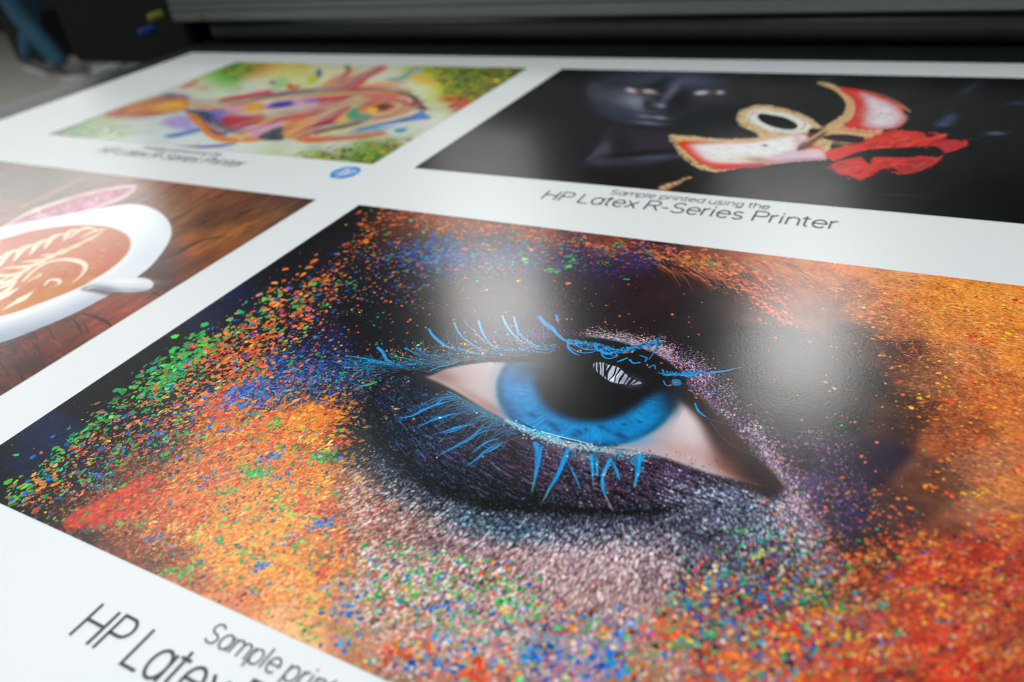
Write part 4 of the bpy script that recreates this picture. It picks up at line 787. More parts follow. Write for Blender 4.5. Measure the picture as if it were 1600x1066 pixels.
    for i in range(46):
        t = i/46*6.283; s.put(np.array([[1214+44*np.cos(t), 190+15*np.sin(t)+.12*44*np.cos(t)]]), (1.0, 2.2), pal('b4826e', '8c6e78', 'c85a46', 'd2b48c'), op=.8)
    f(L('1184,181 1190,178 1205,180 1225,184 1240,191 1246,197 1242,202 1230,203 1212,200 1196,194 1187,188'), '0d0e10', 1)
    f(L('1264,203 1272,201 1282,205 1280,208 1266,209'), '0f1012', 1)
    # right horn of the mask
    f(L('1312,139 1345,141 1378,151 1402,162 1424,175 1410,172 1416,188 1404,199 1380,203 1350,203 1326,202 1318,196 1330,186 1336,172 1332,156'), 'dc3c34', 1.4)
    f(L('1345,145 1375,154 1398,164 1412,178 1412,190 1398,200 1374,202 1352,198 1350,186 1354,170 1350,155'), 'dcb8c4', 6)
    f(L('1358,156 1380,162 1396,172 1402,184 1392,194 1370,196 1360,188 1364,174'), 'ece6ea', 6)
    s.stroke(L('1378,176 1370,184 1360,187'), 1.2, .6, 'c8a060'); s.stroke(L('1350,142 1380,150 1405,162 1422,175'), 1, 1.6, 'c89858')
    s.stroke(L('1282,131 1300,137 1318,149 1328,164 1325,178 1310,190 1288,204 1260,222'), 3, 3, 'd6ae74', .95, wm=6)
    s.stroke(L('1284,206 1310,203 1340,207 1372,212'), 3, 3, 'd2a878', .95, wm=5); s.stroke(L('1275,218 1300,224 1325,228'), 2, 2, 'c89c78', .9)
    for i in range(40): t = i/40; s.put(np.array([[1310+60*t, 199+8*t+r.normal(0, 1.2)]]), (1, 1.8), pal('dc3c34', 'f0d2a0', 'c8783c'))
    f(L('1284,215 1300,211 1325,211 1350,215 1362,220 1345,224 1320,223 1298,220'), '121315', 1)
    # red flower
    f(L('1291,240 1300,234 1320,229 1345,224 1362,215 1380,207 1400,204 1425,206 1443,208 1450,215 1470,210 1480,211 1474,217 1462,219 1480,219 1500,221 1512,224 1506,230 1492,236 1478,238 1462,229 1430,230 1395,232 1362,233 1332,241 1312,250 1300,252'), 'e23a30', 1.2)
    f(L('1299,260 1312,252 1342,246 1352,252 1360,257 1364,247 1392,246 1420,247 1440,244 1462,247 1474,243 1462,256 1444,264 1424,271 1408,272 1398,264 1380,263 1360,275 1344,281 1326,275 1310,272'), 'dc3830', 1.2)
    for Q in ('1291,240 1320,229 1362,215 1400,204 1443,208 1470,210 1480,219 1512,224 1478,238 1430,230 1362,233 1312,250', '1299,260 1342,246 1364,247 1420,247 1462,247 1444,264 1408,272 1380,263 1344,281 1310,272'):
        ed = catmull(np.array(L(Q)), True, 9); s.put(ed+r.normal(0, 1.6, ed.shape)*[1.2, .35], (1.0, 2.6), pal('e23a30:3', 'c82c28:2', 'f05a48:1', '8c1c20:1'), ang=-10, elong=3, rough=.4)
    f(L('1455,222 1480,220 1511,224 1504,231 1478,238 1464,230'), 'b83038', 2, .8); f(L('1404,262 1425,250 1460,250 1444,264 1424,271 1408,272'), 'a83038', 2.4, .8)
    for i in range(150):
        q = s.blob(1400, 220, 62, 8, -2, 1)[0] if i % 2 else s.blob(1385, 262, 44, 8, 0, 1)[0]
        T = s.tx([q])[0]; c = s.img[int(np.clip(T[1], 0, s.H-1)), int(np.clip(T[0], 0, s.W-1))]
        if not (c[0] > .55 and c[1] < .4): continue
        d = r.uniform(8, 30); s.stroke([q, q+[d*.5, r.uniform(-3, 1)], q+[d, r.uniform(-6, 0)]], .6, .3, ['8c1418', 'f46a54', 'b41e24', '6e0e14', 'ff8c78'][r.integers(5)], r.uniform(.25, .6), 1.8, wm=r.uniform(1.5, 4))
    for i in range(40):
        q = B = s.blob(1390, 222, 60, 9, -2, 1)[0] if i % 2 else s.blob(1380, 260, 40, 7, 0, 1)[0]
        s.stroke([q, q+[r.uniform(6, 16), r.uniform(-3, 2)], q+[r.uniform(18, 30), r.uniform(-5, 3)]], .4, .4, ['a01c20', 'f05a48', 'c82c28'][r.integers(3)], .5, 1.2, wm=1.6)
    f(L('1306,252 1330,243 1362,235 1400,234 1440,232 1464,233 1474,240 1440,243 1400,246 1366,246 1356,254 1346,246 1320,250'), '101113', 1.4, .95)
    for i in range(420):     # lace and filigree of the painted mask
        q = s.area(L('1322,146 1375,154 1405,166 1414,186 1396,200 1340,200 1335,180 1340,165'), 1, 0)[0] if i % 3 else s.area(L('1070,224 1260,214 1285,240 1130,262 1090,250'), 1, 1)[0]
        s.stroke([q, q+[r.uniform(3, 9), r.uniform(-2, 2)], q+[r.uniform(8, 16), r.uniform(-4, 4)]], .4, .3, ['b45a50', 'd8b4c0', 'ffffff', 'c89c6c', '9a7c98', 'e0d0dc'][r.integers(6)], r.uniform(.15, .5), .8, wm=1.1)
    for i in range(60):
        t = i/60; q = np.array([1310+66*t, 203+9*t]); s.stroke([q, q+[1.5, -3], q+[3, -4]], 1, .5, 'e03028' if i % 2 else 'f0d8b0', .8, .6)
        q = np.interp(t, [0, .4, .7, 1], [1050, 1064, 1080, 1120]), np.interp(t, [0, .4, .7, 1], [214, 240, 253, 266]); s.put(np.array([q]), (1.6, 2.6), pal('f4d8a0', 'a87840', '6e4424'), op=.9)
    for i in range(24):
        x0 = r.uniform(1240, 1330); s.stroke([(x0, 255), (x0-4, 262), (x0-r.uniform(6, 14), 270)], 1, .4, '50545c', .35)
    s.img += (r.normal(0, .01, s.img.shape[:2])[..., None]).astype(np.float32)
    return np.clip(s.img, 0, 1)

def paint_fish(W=1300):
    x, y, w, h = FISH_RECT
    s = Canvas(x, y, w, h, W, int(W*h/w), 12); r = s.r; L = C; f = s.fill; g = s.glow
    s.base(P3("""372,99,5a7030 360,106,6a9438 385,104,b09040 400,104,e6912d 440,102,e6c850 520,103,e0deb0 600,104,dfe0c4 345,120,6eb93c 330,132,c8d8a8 300,140,d8dccb 400,130,dfe2cc 440,120,d8dca0 330,150,dadfd2 270,150,d8ddd6
       80,208,50805a 110,205,5c8c64 140,200,84ab7c 160,192,b0b488 180,205,b0c4a0 220,200,dbe1da 240,215,d8e2de 300,215,dfe8e4 350,228,dfe8e0 300,190,dde0de 200,190,dcdcd6 400,232,dce4d8 450,235,dde0d4 520,232,dcdad6 600,215,d8dad0 650,200,d6d8c8
       660,112,b4be32 700,110,6a8030 760,110,66742c 810,106,5c5430 680,125,e6d23c 720,130,80982c 700,145,b4cd28 760,130,78842c 740,150,a8902c 725,162,b44a34 690,170,d0dab0 660,140,e0e4b8 630,125,dce0c8 680,190,d8dccc 600,240,6a8c3a 560,245,5c8c44 500,248,8ca860 430,244,b8c890 540,225,c8ccb8 580,225,7c9c48"""), 26, fy=1.6)
    for i in range(1500):   # crayon marks
        P = s.blob(0, 0, 1, 1, 0, 1)[0]; px = r.uniform(80, 830); py = r.uniform(96, 262); a = r.uniform(-.7, .1)
        q = s.tx([(px, py)])[0]
        if not (0 < q[0] < s.W and 0 < q[1] < s.H): continue
        c = s.img[int(q[1]), int(q[0])]*(1+r.normal(0, .16))+r.normal(0, .05, 3)
        l = r.uniform(3, 12); s.stroke([(px, py), (px+l*np.cos(a), py+l*.5*np.sin(a)), (px+2*l*np.cos(a), py+l*np.sin(a))], .6, .6, np.clip(c, 0, 1), .6, wm=1.6)
    gp = pal('3c7028:3', '8ca828:3', '5c3820:2', 'c8c830:2', '204c30:1', 'b46428:1')
    s.put(s.area(L('655,106 820,107 750,165 700,150 690,135'), 900, 6), (1.2, 4), gp, elong=2, op=(.5, .9))
    s.put(s.area(L('450,246 560,228 655,212 590,256 500,254'), 600, 4), (1.2, 3.6), gp, elong=2, op=(.5, .9))
    s.put(s.area(L('345,120 372,98 420,100 370,118'), 200, 4), (1.2, 4), pal('3c8c28:3', '8cb43c:2', 'd28c3c:1'), elong=2)
    s.put(s.area(L('85,210 140,190 190,200 200,212'), 160, 4), (1.4, 4), pal('3c8c5a:3', '8cb46e:2', 'c8aa6e:1', 'b47864:.6'), elong=2, op=.7)
    s.put(s.area(L('690,150 750,165 720,172 690,160'), 60, 4), (2, 4), RD, op=.8)
    def F(q, c, so=2.5, op=.95): f(L(q), c, so, op)
    F('280,138 300,128 312,124 305,132 290,138', 'd87c4c'); F('300,136 330,134 318,142', 'e0a484', 3, .7)
    F('166,181 190,168 225,157 262,150 288,152 298,162 288,172 262,178 225,181 190,183', 'd97a42'); F('240,166 275,158 292,162 282,172 250,177', 'f2bc40', 4); F('165,181 185,172 200,170 190,181', 'b84850', 2); F('232,156 262,148 285,152 270,156 245,158', 'c84c48', 3)
    F('250,151 265,146 285,149 296,156 282,153 266,153', '3c4c9c', 2)
    F('256,188 280,180 300,184 306,194 300,203 275,202 258,196', 'b4a2dc', 5); F('258,212 285,206 312,200 316,205 290,212 268,216', '5f86c8', 3); F('270,229 320,228 370,224 345,230 310,232 280,231', '5858ac', 2); F('262,230 300,229 310,232 280,232', 'c84c6c', 2)
    F('288,172 312,172 345,178 365,200 352,212 336,212 322,200 305,182', '38466e', 3); F('290,176 308,180 322,194 332,206 352,214 376,218 368,223 340,221 322,211 308,198', 'e5802c', 2)
    F('330,172 360,172 395,186 372,206 350,202 338,188', '8470c4', 4); F('345,188 362,178 385,182 412,180 408,192 385,198 362,200 350,196', 'c62f44', 3); F('352,172 380,162 412,162 412,176 390,180 370,178', 'e4a0b8', 3); F('380,166 402,161 414,166 410,175 388,177', 'f2b03c', 2)
    F('300,163 345,167 400,160 340,172 310,170', 'd88468', 3, .8)
    F('344,155 380,148 418,141 426,147 395,153 352,159', 'cc4850'); F('340,161 380,158 430,146 470,140 540,136 560,138 500,142 450,148 400,160 360,165', '4a6ca4', 1.6)
    F('412,165 440,155 500,146 540,150 520,165 480,180 440,178 420,175', 'd4a8cc', 3); F('418,168 428,161 450,158 460,162 445,168 425,171', '37379c', 2); F('470,150 510,143 545,146 530,156 490,156', 'e8a464', 2.5); F('476,152 500,150 500,160 480,162', '8464b8', 3, .6)
    F('360,213 395,200 440,182 490,176 470,190 430,202 400,214', 'eaa45c'); F('430,186 470,176 500,168 505,176 480,184 440,190', 'd84c5c', 2.5); F('385,207 420,193 445,188 430,204 400,218', 'd6a2d4'); F('404,214 425,203 442,200 444,218 420,220 404,219', '38424f', 2)
    F('372,222 390,214 410,218 400,222', 'e8923c')
    F('440,208 455,192 485,182 510,178 500,195 480,210 478,222 455,218', 'eda240', 2.5); F('462,214 475,198 505,186 530,170 548,166 530,186 500,202 486,214 474,222', 'cc6050', 2.5); F('490,200 500,186 530,172 550,168 535,186 508,198 494,212', 'a83860', 2)
    F('505,212 520,192 545,172 575,162 590,158 560,180 535,196', 'ecc860', 2.5)
    F('470,218 500,214 540,212 580,206 605,208 580,214 540,218 500,222 478,223', 'da6428', 1.8)
    F('500,150 540,138 590,138 625,144 640,150 620,152 590,156 560,150 530,160 500,166', 'cb4656', 2.5); F('500,148 530,140 548,142 520,150', 'e29860', 2)
    F('560,168 580,156 610,152 635,156 648,168 630,178 600,186 570,186', 'eb9a58', 3); F('572,170 590,160 615,158 630,165 620,174 600,180 580,180', 'ead08c', 2.5); F('568,172 580,164 605,160 618,166 605,174 585,176', 'cc5430', 2); F('572,171 585,168 592,172 582,176', 'f2c22c', 1.2); F('588,168 600,164 608,168 598,172', '28342c', 1.2)
    F('542,178 552,170 562,168 560,176 578,180 576,184 560,186 545,186', '2fa27a', 2); F('492,210 510,200 540,192 575,184 578,187 545,200 512,206 496,212', '35502c', 1.4); F('520,206 560,200 590,190 640,180 650,184 600,196 560,206', 'eccc90', 2, .8)
    F('622,143 640,146 655,156 662,165 668,171 655,172 640,166 645,158 632,150', '5c2440', 1.6); F('618,142 632,144 640,150 630,150', '2c5c40', 1.4)
    F('548,204 590,194 640,182 660,172 664,178 672,186 640,190 600,196 570,206', '4c78c8', 1.8); F('560,206 600,198 620,196 590,206', 'a0b4dc', 1.6)
    F('617,203 627,200 636,203 628,208 618,207', '3c94b4', 1.4)
    F('505,136 530,122 545,106 552,108 545,122 575,112 598,102 606,104 590,116 560,130 540,138', 'e2683c', 1.8); F('520,136 555,126 590,106 596,106 575,124 560,136', 'd4492c', 1.6); F('505,136 520,118 526,118 522,132', 'f0b050', 2); F('538,106 543,101 546,104 544,110', '3c8c50', 1.4)
    F('585,132 620,126 650,108 664,106 655,118 625,130 600,134', 'a9c0b4', 2.5); F('600,124 625,120 645,108 640,116 620,126', '4c8c74', 1.6, .7); F('560,136 590,128 640,130 600,137', 'f0a468', 2.5, .8)
    F('425,138 435,122 446,120 448,132 440,140', '9ccc88', 3, .8); F('420,130 428,126 430,132', '3c4c5c', 1.6, .7); F('448,138 452,130 458,134 470,134 462,140', 'd05a2c', 1.6); F('480,130 486,118 500,112 500,124 490,132', 'c4c83c', 2); F('494,112 500,108 503,116 498,122', '3c70a0', 1.4); F('640,118 660,116 672,124 690,130 668,132 650,126', 'eebc3c', 2.5, .8)
    for i in range(1500):  # coloured hatching inside the animal
        px = r.uniform(170, 670); py = r.uniform(136, 224); q = s.tx([(px, py)])[0]
        c = s.img[int(np.clip(q[1], 0, s.H-1)), int(np.clip(q[0], 0, s.W-1))]
        if c.min() > .78: continue
        c = np.clip(c*(1+r.normal(0, .2))+r.normal(0, .07, 3), 0, 1); a = r.uniform(-.6, .1); l = r.uniform(3, 10)
        s.stroke([(px, py), (px+l*np.cos(a), py+l*.5*np.sin(a)), (px+2*l*np.cos(a), py+l*np.sin(a))], .5, .5, c, .7, wm=1.5)
    lines = ('300,164 360,160 430,152 520,146 600,142 640,146', '345,205 400,190 470,180 540,160 600,150', '440,214 470,198 520,178 560,168', '455,220 490,205 540,196 590,186', '350,180 400,176 450,172 520,160', '180,178 220,168 270,156 290,158', '180,182 230,176 280,168', '560,186 600,184 640,172 655,166', '500,140 530,128 556,112', '520,140 560,124 598,106', '470,190 500,180 530,172', '380,216 430,200 470,184', '600,206 560,212 500,218', '330,190 352,204 380,206', '560,165 590,154 620,155 636,162')
    for i in range(360):
        P = np.array(L(lines[r.integers(len(lines))]), float)+[r.normal(0, 7), r.normal(0, 4)]
        s.stroke(P, .4, .4, ['dc2c46', 'faaa28', '3250be', 'ffc832', 'fadce6', 'f5641e', '28305a', 'faf0be', 'c82864', '28aa8c'][r.integers(10)], r.uniform(.45, .95), .7, wm=r.uniform(.7, 1.7))
    s.put(s.area(L('200,230 600,240 680,160 640,130 340,130 220,200'), 700, 6), (.5, 1.3), pal('b4b4b4', 'c8c8a0', 'a0a8a0'), op=.6)
    return np.clip(s.img, 0, 1)

def paint_cafe(W=1500):
    x, y, w, h = CAFE_RECT
    s = Canvas(x, y, w, h, W, int(W*h/w), 13); r = s.r; L = C; f = s.fill; g = s.glow
    s.base(P3("""0,262,6e4c3c 30,262,7a5444 60,285,38342e 20,290,464038 90,300,36302a 130,272,48382e 60,310,3c342e 0,320,7a4a34 30,318,80503a 80,300,6a4632 130,285,7c4c34 180,285,6e4430 220,290,7c4e38 260,290,8a5840 300,300,8c5840 350,310,804e38 400,310,6e4634 450,312,5e4034
       490,314,503c34 290,330,94603e 320,345,5c3c30 370,340,5a3c2e 400,350,7a4c30 430,330,7c5440 270,350,7a5038 300,390,a85a2c 340,375,9c6030 370,360,905a30 330,400,6e3e28 280,410,5a382c 250,420,4a322a 240,400,503830 290,430,7c4028 230,440,54342c 220,470,8c4a36 260,440,4c3028
       180,480,96402c 200,480,8e4834 150,500,8e3c2a 110,520,6a3426 130,480,7a4432 170,500,7e3c2a 60,540,6e2a20 20,560,702a1e 40,570,4a241c 0,590,5c2c22 100,550,702f22 -200,640,60301f -200,300,4a342a -400,360,503628 -300,500,60382a 0,540,3a2420"""), 30, fy=1.4)
    n = s.noise(70, 14, 4); n2 = s.noise(160, 30, 3); s.img *= (1+.28*n+.18*n2)[..., None]
    for i in range(1500):   # wood grain
        px, py = r.uniform(-300, 490), r.uniform(256, 640)
        low_ = py > 430; a = np.radians(r.uniform(20, 42) if low_ and px < 150 else r.uniform(-32, -14)); l = r.uniform(6, 34)
        s.stroke([(px, py), (px+l*.5*np.cos(a), py+l*.5*np.sin(a)+r.normal(0, 1)), (px+l*np.cos(a), py+l*np.sin(a))], .4, .4, ['2c1c16', 'a8643c', '3c241c', 'c07a44', '5c3424', '1e1612'][r.integers(6)], r.uniform(.1, .45), wm=r.uniform(.8, 2.4))
    for i in range(60):
        px = r.uniform(-60, 130); py = 560-px*.32+r.uniform(-30, 60)
        s.stroke([(px, py), (px+8, py+10), (px+14, py+24)], 1, .6, '24140f', .5, wm=2.6)
    s.stroke(L('310,395 350,372 385,352 410,345'), 2, 2, 'b87034', .7, 4, wm=9); s.stroke(L('235,405 270,400 310,378 350,370'), 2, 2, '34221c', .7, 4, wm=6); s.stroke(L('30,325 70,308 110,288 140,275'), 3, 2, 'a4663e', .8, 4, wm=10); s.stroke(L('130,490 160,500 176,512'), 2, 2, '2a1812', .8, 2, wm=4)
    s.stroke(L('225,448 250,463'), 2, 1.6, '2a1812', .7, 2)
    # dish with a pink rim behind the cup
    dish = '-60,380 0,356 40,333 90,314 140,300 180,292 210,289 214,293 205,303 185,315 140,330 80,350 20,368 -60,395'
    f(L(dish), 'd8b4bc', 1.6); f(L('-50,380 0,360 40,338 90,320 140,305 180,297 204,294 196,303 170,314 110,336 50,353 0,368'), '9c3c50', 2)
    for cx, cy, c, z in ((75, 345, 'e090d0', 8), (70, 338, 'dc78c8', 7), (100, 325, '9c4858', 8), (108, 325, 'e8d4b4', 4), (135, 322, 'e090c8', 7), (150, 318, 'd880b8', 6), (55, 330, 'ecdce4', 5), (60, 338, 'e8c8dc', 4), (25, 345, 'd0a0ac', 6), (160, 305, 'c05c70', 10), (20, 352, 'd0909c', 5), (120, 312, 'b85468', 8), (170, 310, 'd884a0', 6)): g(cx, cy, z, z*.45, -15, c, .9)
    s.put(s.area(L('-20,372 60,338 140,306 195,297 180,306 110,334 20,360'), 260, 2), (1, 3.2), pal('8c3c50:2', 'e6a0c8:2', 'f0d2dc:1.4', 'c85078:2', 'd28cd2:1', 'c8a078:.6'), ang=-20, elong=2.4, op=(.4, .85))
    s.stroke(L('30,350 60,338 60,325 50,328'), 1.4, 1, 'ecdce4', .8, 1.2)
    # saucer
    f(L('-420,520 -250,420 -100,380 20,352 100,336 180,322 215,320 243,328 262,344 268,362 262,382 240,412 215,433 180,456 120,488 60,514 0,536 -150,580 -350,600'), 'e6ebef', 1.4)
    saucer = L('-420,520 -250,420 -100,380 20,352 100,336 180,322 215,320 243,328 262,344 268,362 262,382 240,412 215,433 180,456 120,488 60,514 0,536 -150,580 -350,600')
    def shade():
        g(60, 515, 60, 9, -20, 'a6b0c2', .95); g(-20, 535, 60, 12, -18, '98a4b8', .9); g(130, 478, 40, 8, -24, 'b8c0d0', .9); g(230, 350, 26, 16, 20, 'edf2f4', .8); g(225, 400, 20, 30, 40, 'd4dce6', .5)
    s.within(saucer, shade)
    # cup
    f(L('-330,480 -200,420 -60,378 0,366 60,352 120,345 170,346 200,356 212,374 206,398 180,424 130,456 60,487 0,505 -150,540 -300,530'), 'f0f1f0', 1.4)
    f(L('-310,478 -190,424 -60,386 0,375 50,361 110,353 160,354 193,364 204,380 196,400 165,426 118,452 60,475 0,495 -140,526 -280,518'), 'c45a28', 2)
    drink = L('-310,478 -190,424 -60,386 0,375 50,361 110,353 160,354 193,364 204,380 196,400 165,426 118,452 60,475 0,495 -140,526 -280,518')
    def tint():
        g(20, 480, 50, 10, -20, 'd07c18', .95); g(90, 455, 40, 9, -28, 'cf7a20', .9); g(150, 385, 40, 10, -25, 'c66c40', .8); g(180, 380, 16, 14, 0, 'bb5a40', .7); g(100, 365, 60, 6, -8, 'b65438', .8); g(60, 430, 40, 10, -25, 'd08030', .8); g(-80, 440, 90, 24, -18, 'c66a30', .8)
    s.within(drink, tint)
    s.put(s.area(L('-100,410 0,388 110,362 188,372 185,394 115,440 0,480 -100,500'), 900, 2), (1, 4), pal('d8842c:2', 'a84c28:2', 'e0a050:1', 'c05c30:2'), ang=-25, elong=2, op=(.15, .5), soft=2)
    def leafy(pts, w):
        s.stroke(L(pts), 2, 2, 'd88c34', .8, 1.5, wm=w+4); s.stroke(L(pts), 1.6, 2.4, 'f6ead2', .97, 1.4, wm=w*1.15)
    for q, w_ in (('166,359 150,361 128,371', 4), ('150,358 130,358 108,372', 5), ('128,360 110,362 100,376', 5), ('105,366 85,370 70,388', 6), ('88,372 62,380 48,398', 7), ('62,382 38,388 22,408', 8), ('38,390 14,396 0,416', 8),
                  ('160,363 140,374 108,388', 4), ('140,372 118,386 96,392', 4), ('118,384 96,396 66,400', 5), ('98,390 76,404 36,410', 6), ('78,400 56,414 6,420', 6), ('60,408 30,428 -20,432', 7), ('46,416 14,440 -30,446', 7), ('14,400 -14,408 -40,432', 8), ('-10,408 -40,416 -60,440', 8),
                  ('34,430 10,446 -16,456', 8), ('26,440 4,460 -24,470', 9), ('52,456 34,468 6,484', 10), ('30,450 10,462 -10,474', 8), ('20,430 -20,450 -60,470', 7)):
        leafy(q, w_)
    s.stroke(L('36,440 52,424 76,410 104,406 126,410 134,418 128,430 114,442'), 3, 2, 'f4e6cc', .97, 1.6, wm=7)
    s.stroke(L('44,440 60,432 64,428'), 3, 2, 'f0d8a8', .9, 1.6, wm=6); s.stroke(L('70,446 78,438 90,438 94,443 86,447'), 3, 2, 'f6ecd8', .97, 1.6, wm=5)
    s.stroke(L('64,446 76,430 100,420 112,424 106,436 92,450 76,456'), 2, 2, 'c87414', .7, 2.4, wm=5)
    # handle and its shadow
    f(L('128,452 160,446 200,455 180,463 150,458'), '50443e', 4, .8); f(L('134,452 150,442 165,435 200,433 230,436 240,444 233,453 205,457 175,456 150,452'), 'd8dce4', 1.6); g(195, 440, 30, 4, 2, 'f6f8fa', .9); g(165, 452, 20, 3.5, 8, '74707e', .8); g(215, 454, 18, 2.5, 0, '9c9aac', .7)
    s.img += (r.normal(0, .008, s.img.shape[:2])[..., None]).astype(np.float32)
    return np.clip(s.img, 0, 1)

# ---------------- helpers ----------------
def tag(o, label=None, cat=None, group=None, kind=None):
    if label: o['label'] = label
    if cat: o['category'] = cat
    if group: o['group'] = group
    if kind: o['kind'] = kind
    return o

def empty(name, loc=(0, 0, 0), rz=0):
    o = bpy.data.objects.new(name, None)
    COL.objects.link(o)
    o.location = loc
    o.rotation_euler = (0, 0, rz)
    return o

def mesh_obj(name, bm, mat, parent=None, smooth=False, bevel=0):
    me = bpy.data.meshes.new(name)
    bmesh.ops.recalc_face_normals(bm, faces=bm.faces)
    bm.to_mesh(me)
    bm.free()
    o = bpy.data.objects.new(name, me)
    COL.objects.link(o)
    if mat: me.materials.append(mat)
    if parent: o.parent = parent
    if smooth:
        for p in me.polygons: p.use_smooth = True
    if bevel:
        m = o.modifiers.new('bevel', 'BEVEL'); m.width = bevel; m.segments = 3; m.limit_method = 'ANGLE'
    return o

def box(bm, x0, x1, y0, y1, z0, z1):
    m = Matrix.Translation(((x0+x1)/2, (y0+y1)/2, (z0+z1)/2)) @ Matrix.Diagonal((x1-x0, y1-y0, z1-z0, 1))
    bmesh.ops.create_cube(bm, size=1, matrix=m)

def prism_x(bm, prof, x0, x1):
    """extrude a (y, z) outline along x"""
    a = [bm.verts.new((x0, y, z)) for y, z in prof]
    b = [bm.verts.new((x1, y, z)) for y, z in prof]
    n = len(prof)
    bm.faces.new(a); bm.faces.new(b[::-1])
    for i in range(n): bm.faces.new((a[i], b[i], b[(i+1) % n], a[(i+1) % n]))

def cyl(bm, p, q, r0, r1=None, seg=24):
    p, q = Vector(p), Vector(q)
    d = q-p
    m = Matrix.Translation((p+q)/2) @ d.to_track_quat('Z', 'Y').to_matrix().to_4x4()
    bmesh.ops.create_cone(bm, cap_ends=True, segments=seg, radius1=r0, radius2=r1 if r1 is not None else r0, depth=d.length, matrix=m)

def material(name, color, rough=.5, metal=0.0, spec=.5, noise=0.0, nscale=30, bump=0.0, bscale=200):
    m = bpy.data.materials.new(name)
    m.use_nodes = True
    t = m.node_tree
    b = t.nodes['Principled BSDF']
    b.inputs['Base Color'].default_value = (*color, 1)
    b.inputs['Roughness'].default_value = rough
    b.inputs['Metallic'].default_value = metal
    b.inputs['Specular IOR Level'].default_value = spec
    tc = t.nodes.new('ShaderNodeTexCoord')
    if noise:
        n = t.nodes.new('ShaderNodeTexNoise'); n.inputs['Scale'].default_value = nscale; n.inputs['Detail'].default_value = 5
        t.links.new(tc.outputs['Object'], n.inputs['Vector'])
        r = t.nodes.new('ShaderNodeMapRange')
        r.inputs['To Min'].default_value = 1-noise; r.inputs['To Max'].default_value = 1+noise
        t.links.new(n.outputs['Fac'], r.inputs['Value'])
        x = t.nodes.new('ShaderNodeVectorMath'); x.operation = 'SCALE'
        x.inputs[0].default_value = color
        t.links.new(r.outputs['Result'], x.inputs['Scale'])
        t.links.new(x.outputs['Vector'], b.inputs['Base Color'])
    if bump:
        n = t.nodes.new('ShaderNodeTexNoise'); n.inputs['Scale'].default_value = bscale; n.inputs['Detail'].default_value = 3
        t.links.new(tc.outputs['Object'], n.inputs['Vector'])
        u = t.nodes.new('ShaderNodeBump'); u.inputs['Strength'].default_value = bump; u.inputs['Distance'].default_value = .001
        t.links.new(n.outputs['Fac'], u.inputs['Height'])
        t.links.new(u.outputs['Normal'], b.inputs['Normal'])
    return m

GLOSS, INK_ROUGH, BUMP_S = .42, .21, .10
def paper_bump(t, b):
    """the slight orange-peel of coated banner stock, in metres on the sheet"""
    g = t.nodes.new('ShaderNodeNewGeometry')
    n = t.nodes.new('ShaderNodeTexNoise'); n.inputs['Scale'].default_value = 420; n.inputs['Detail'].default_value = 4; n.inputs['Roughness'].default_value = .6
    t.links.new(g.outputs['Position'], n.inputs['Vector'])
    u = t.nodes.new('ShaderNodeBump'); u.inputs['Strength'].default_value = BUMP_S; u.inputs['Distance'].default_value = .0006
    t.links.new(n.outputs['Fac'], u.inputs['Height'])
    n2 = t.nodes.new('ShaderNodeTexNoise'); n2.inputs['Scale'].default_value = 9; n2.inputs['Detail'].default_value = 2
    t.links.new(g.outputs['Position'], n2.inputs['Vector'])
    u2 = t.nodes.new('ShaderNodeBump'); u2.inputs['Strength'].default_value = .10; u2.inputs['Distance'].default_value = .0025
    t.links.new(n2.outputs['Fac'], u2.inputs['Height'])
    t.links.new(u.outputs['Normal'], u2.inputs['Normal'])
    t.links.new(u2.outputs['Normal'], b.inputs['Normal'])

def print_material(name, img):
    """ink picture computed above, as a texture on the flat print"""
    H, W = img.shape[:2]
    im = bpy.data.images.new(name, W, H)
    px = np.ones((H, W, 4), np.float32)
    px[..., :3] = img
    im.pixels.foreach_set(px.ravel())
    im.update()
    im.pack()
    m = bpy.data.materials.new(name)
    m.use_nodes = True
    t = m.node_tree
    b = t.nodes['Principled BSDF']
    k = t.nodes.new('ShaderNodeTexImage'); k.image = im; k.interpolation = 'Cubic' if False else 'Linear'; k.extension = 'EXTEND'
    uv = t.nodes.new('ShaderNodeUVMap'); uv.uv_map = 'UVMap'
    t.links.new(uv.outputs['UV'], k.inputs['Vector'])
    t.links.new(k.outputs['Color'], b.inputs['Base Color'])
    b.inputs['Roughness'].default_value = INK_ROUGH
    b.inputs['Specular IOR Level'].default_value = GLOSS
    paper_bump(t, b)
    return m

# ---------------- setting ----------------
bm = bmesh.new()
bmesh.ops.create_grid(bm, x_segments=2, y_segments=2, size=20)
fl = mesh_obj('floor', bm, material('floor_concrete', (.27, .25, .225), .55, noise=.25, nscale=1.3, bump=.1, bscale=60))
fl.location = (-6, 8, -.88)
tag(fl, kind='structure')
bm = bmesh.new(); box(bm, -14, 8, 5.5, 5.6, -.88, 3.2)
wl = mesh_obj('back_wall', bm, material('dark_wall', (.012, .013, .014), .8, noise=.3, nscale=2))
tag(wl, kind='structure')

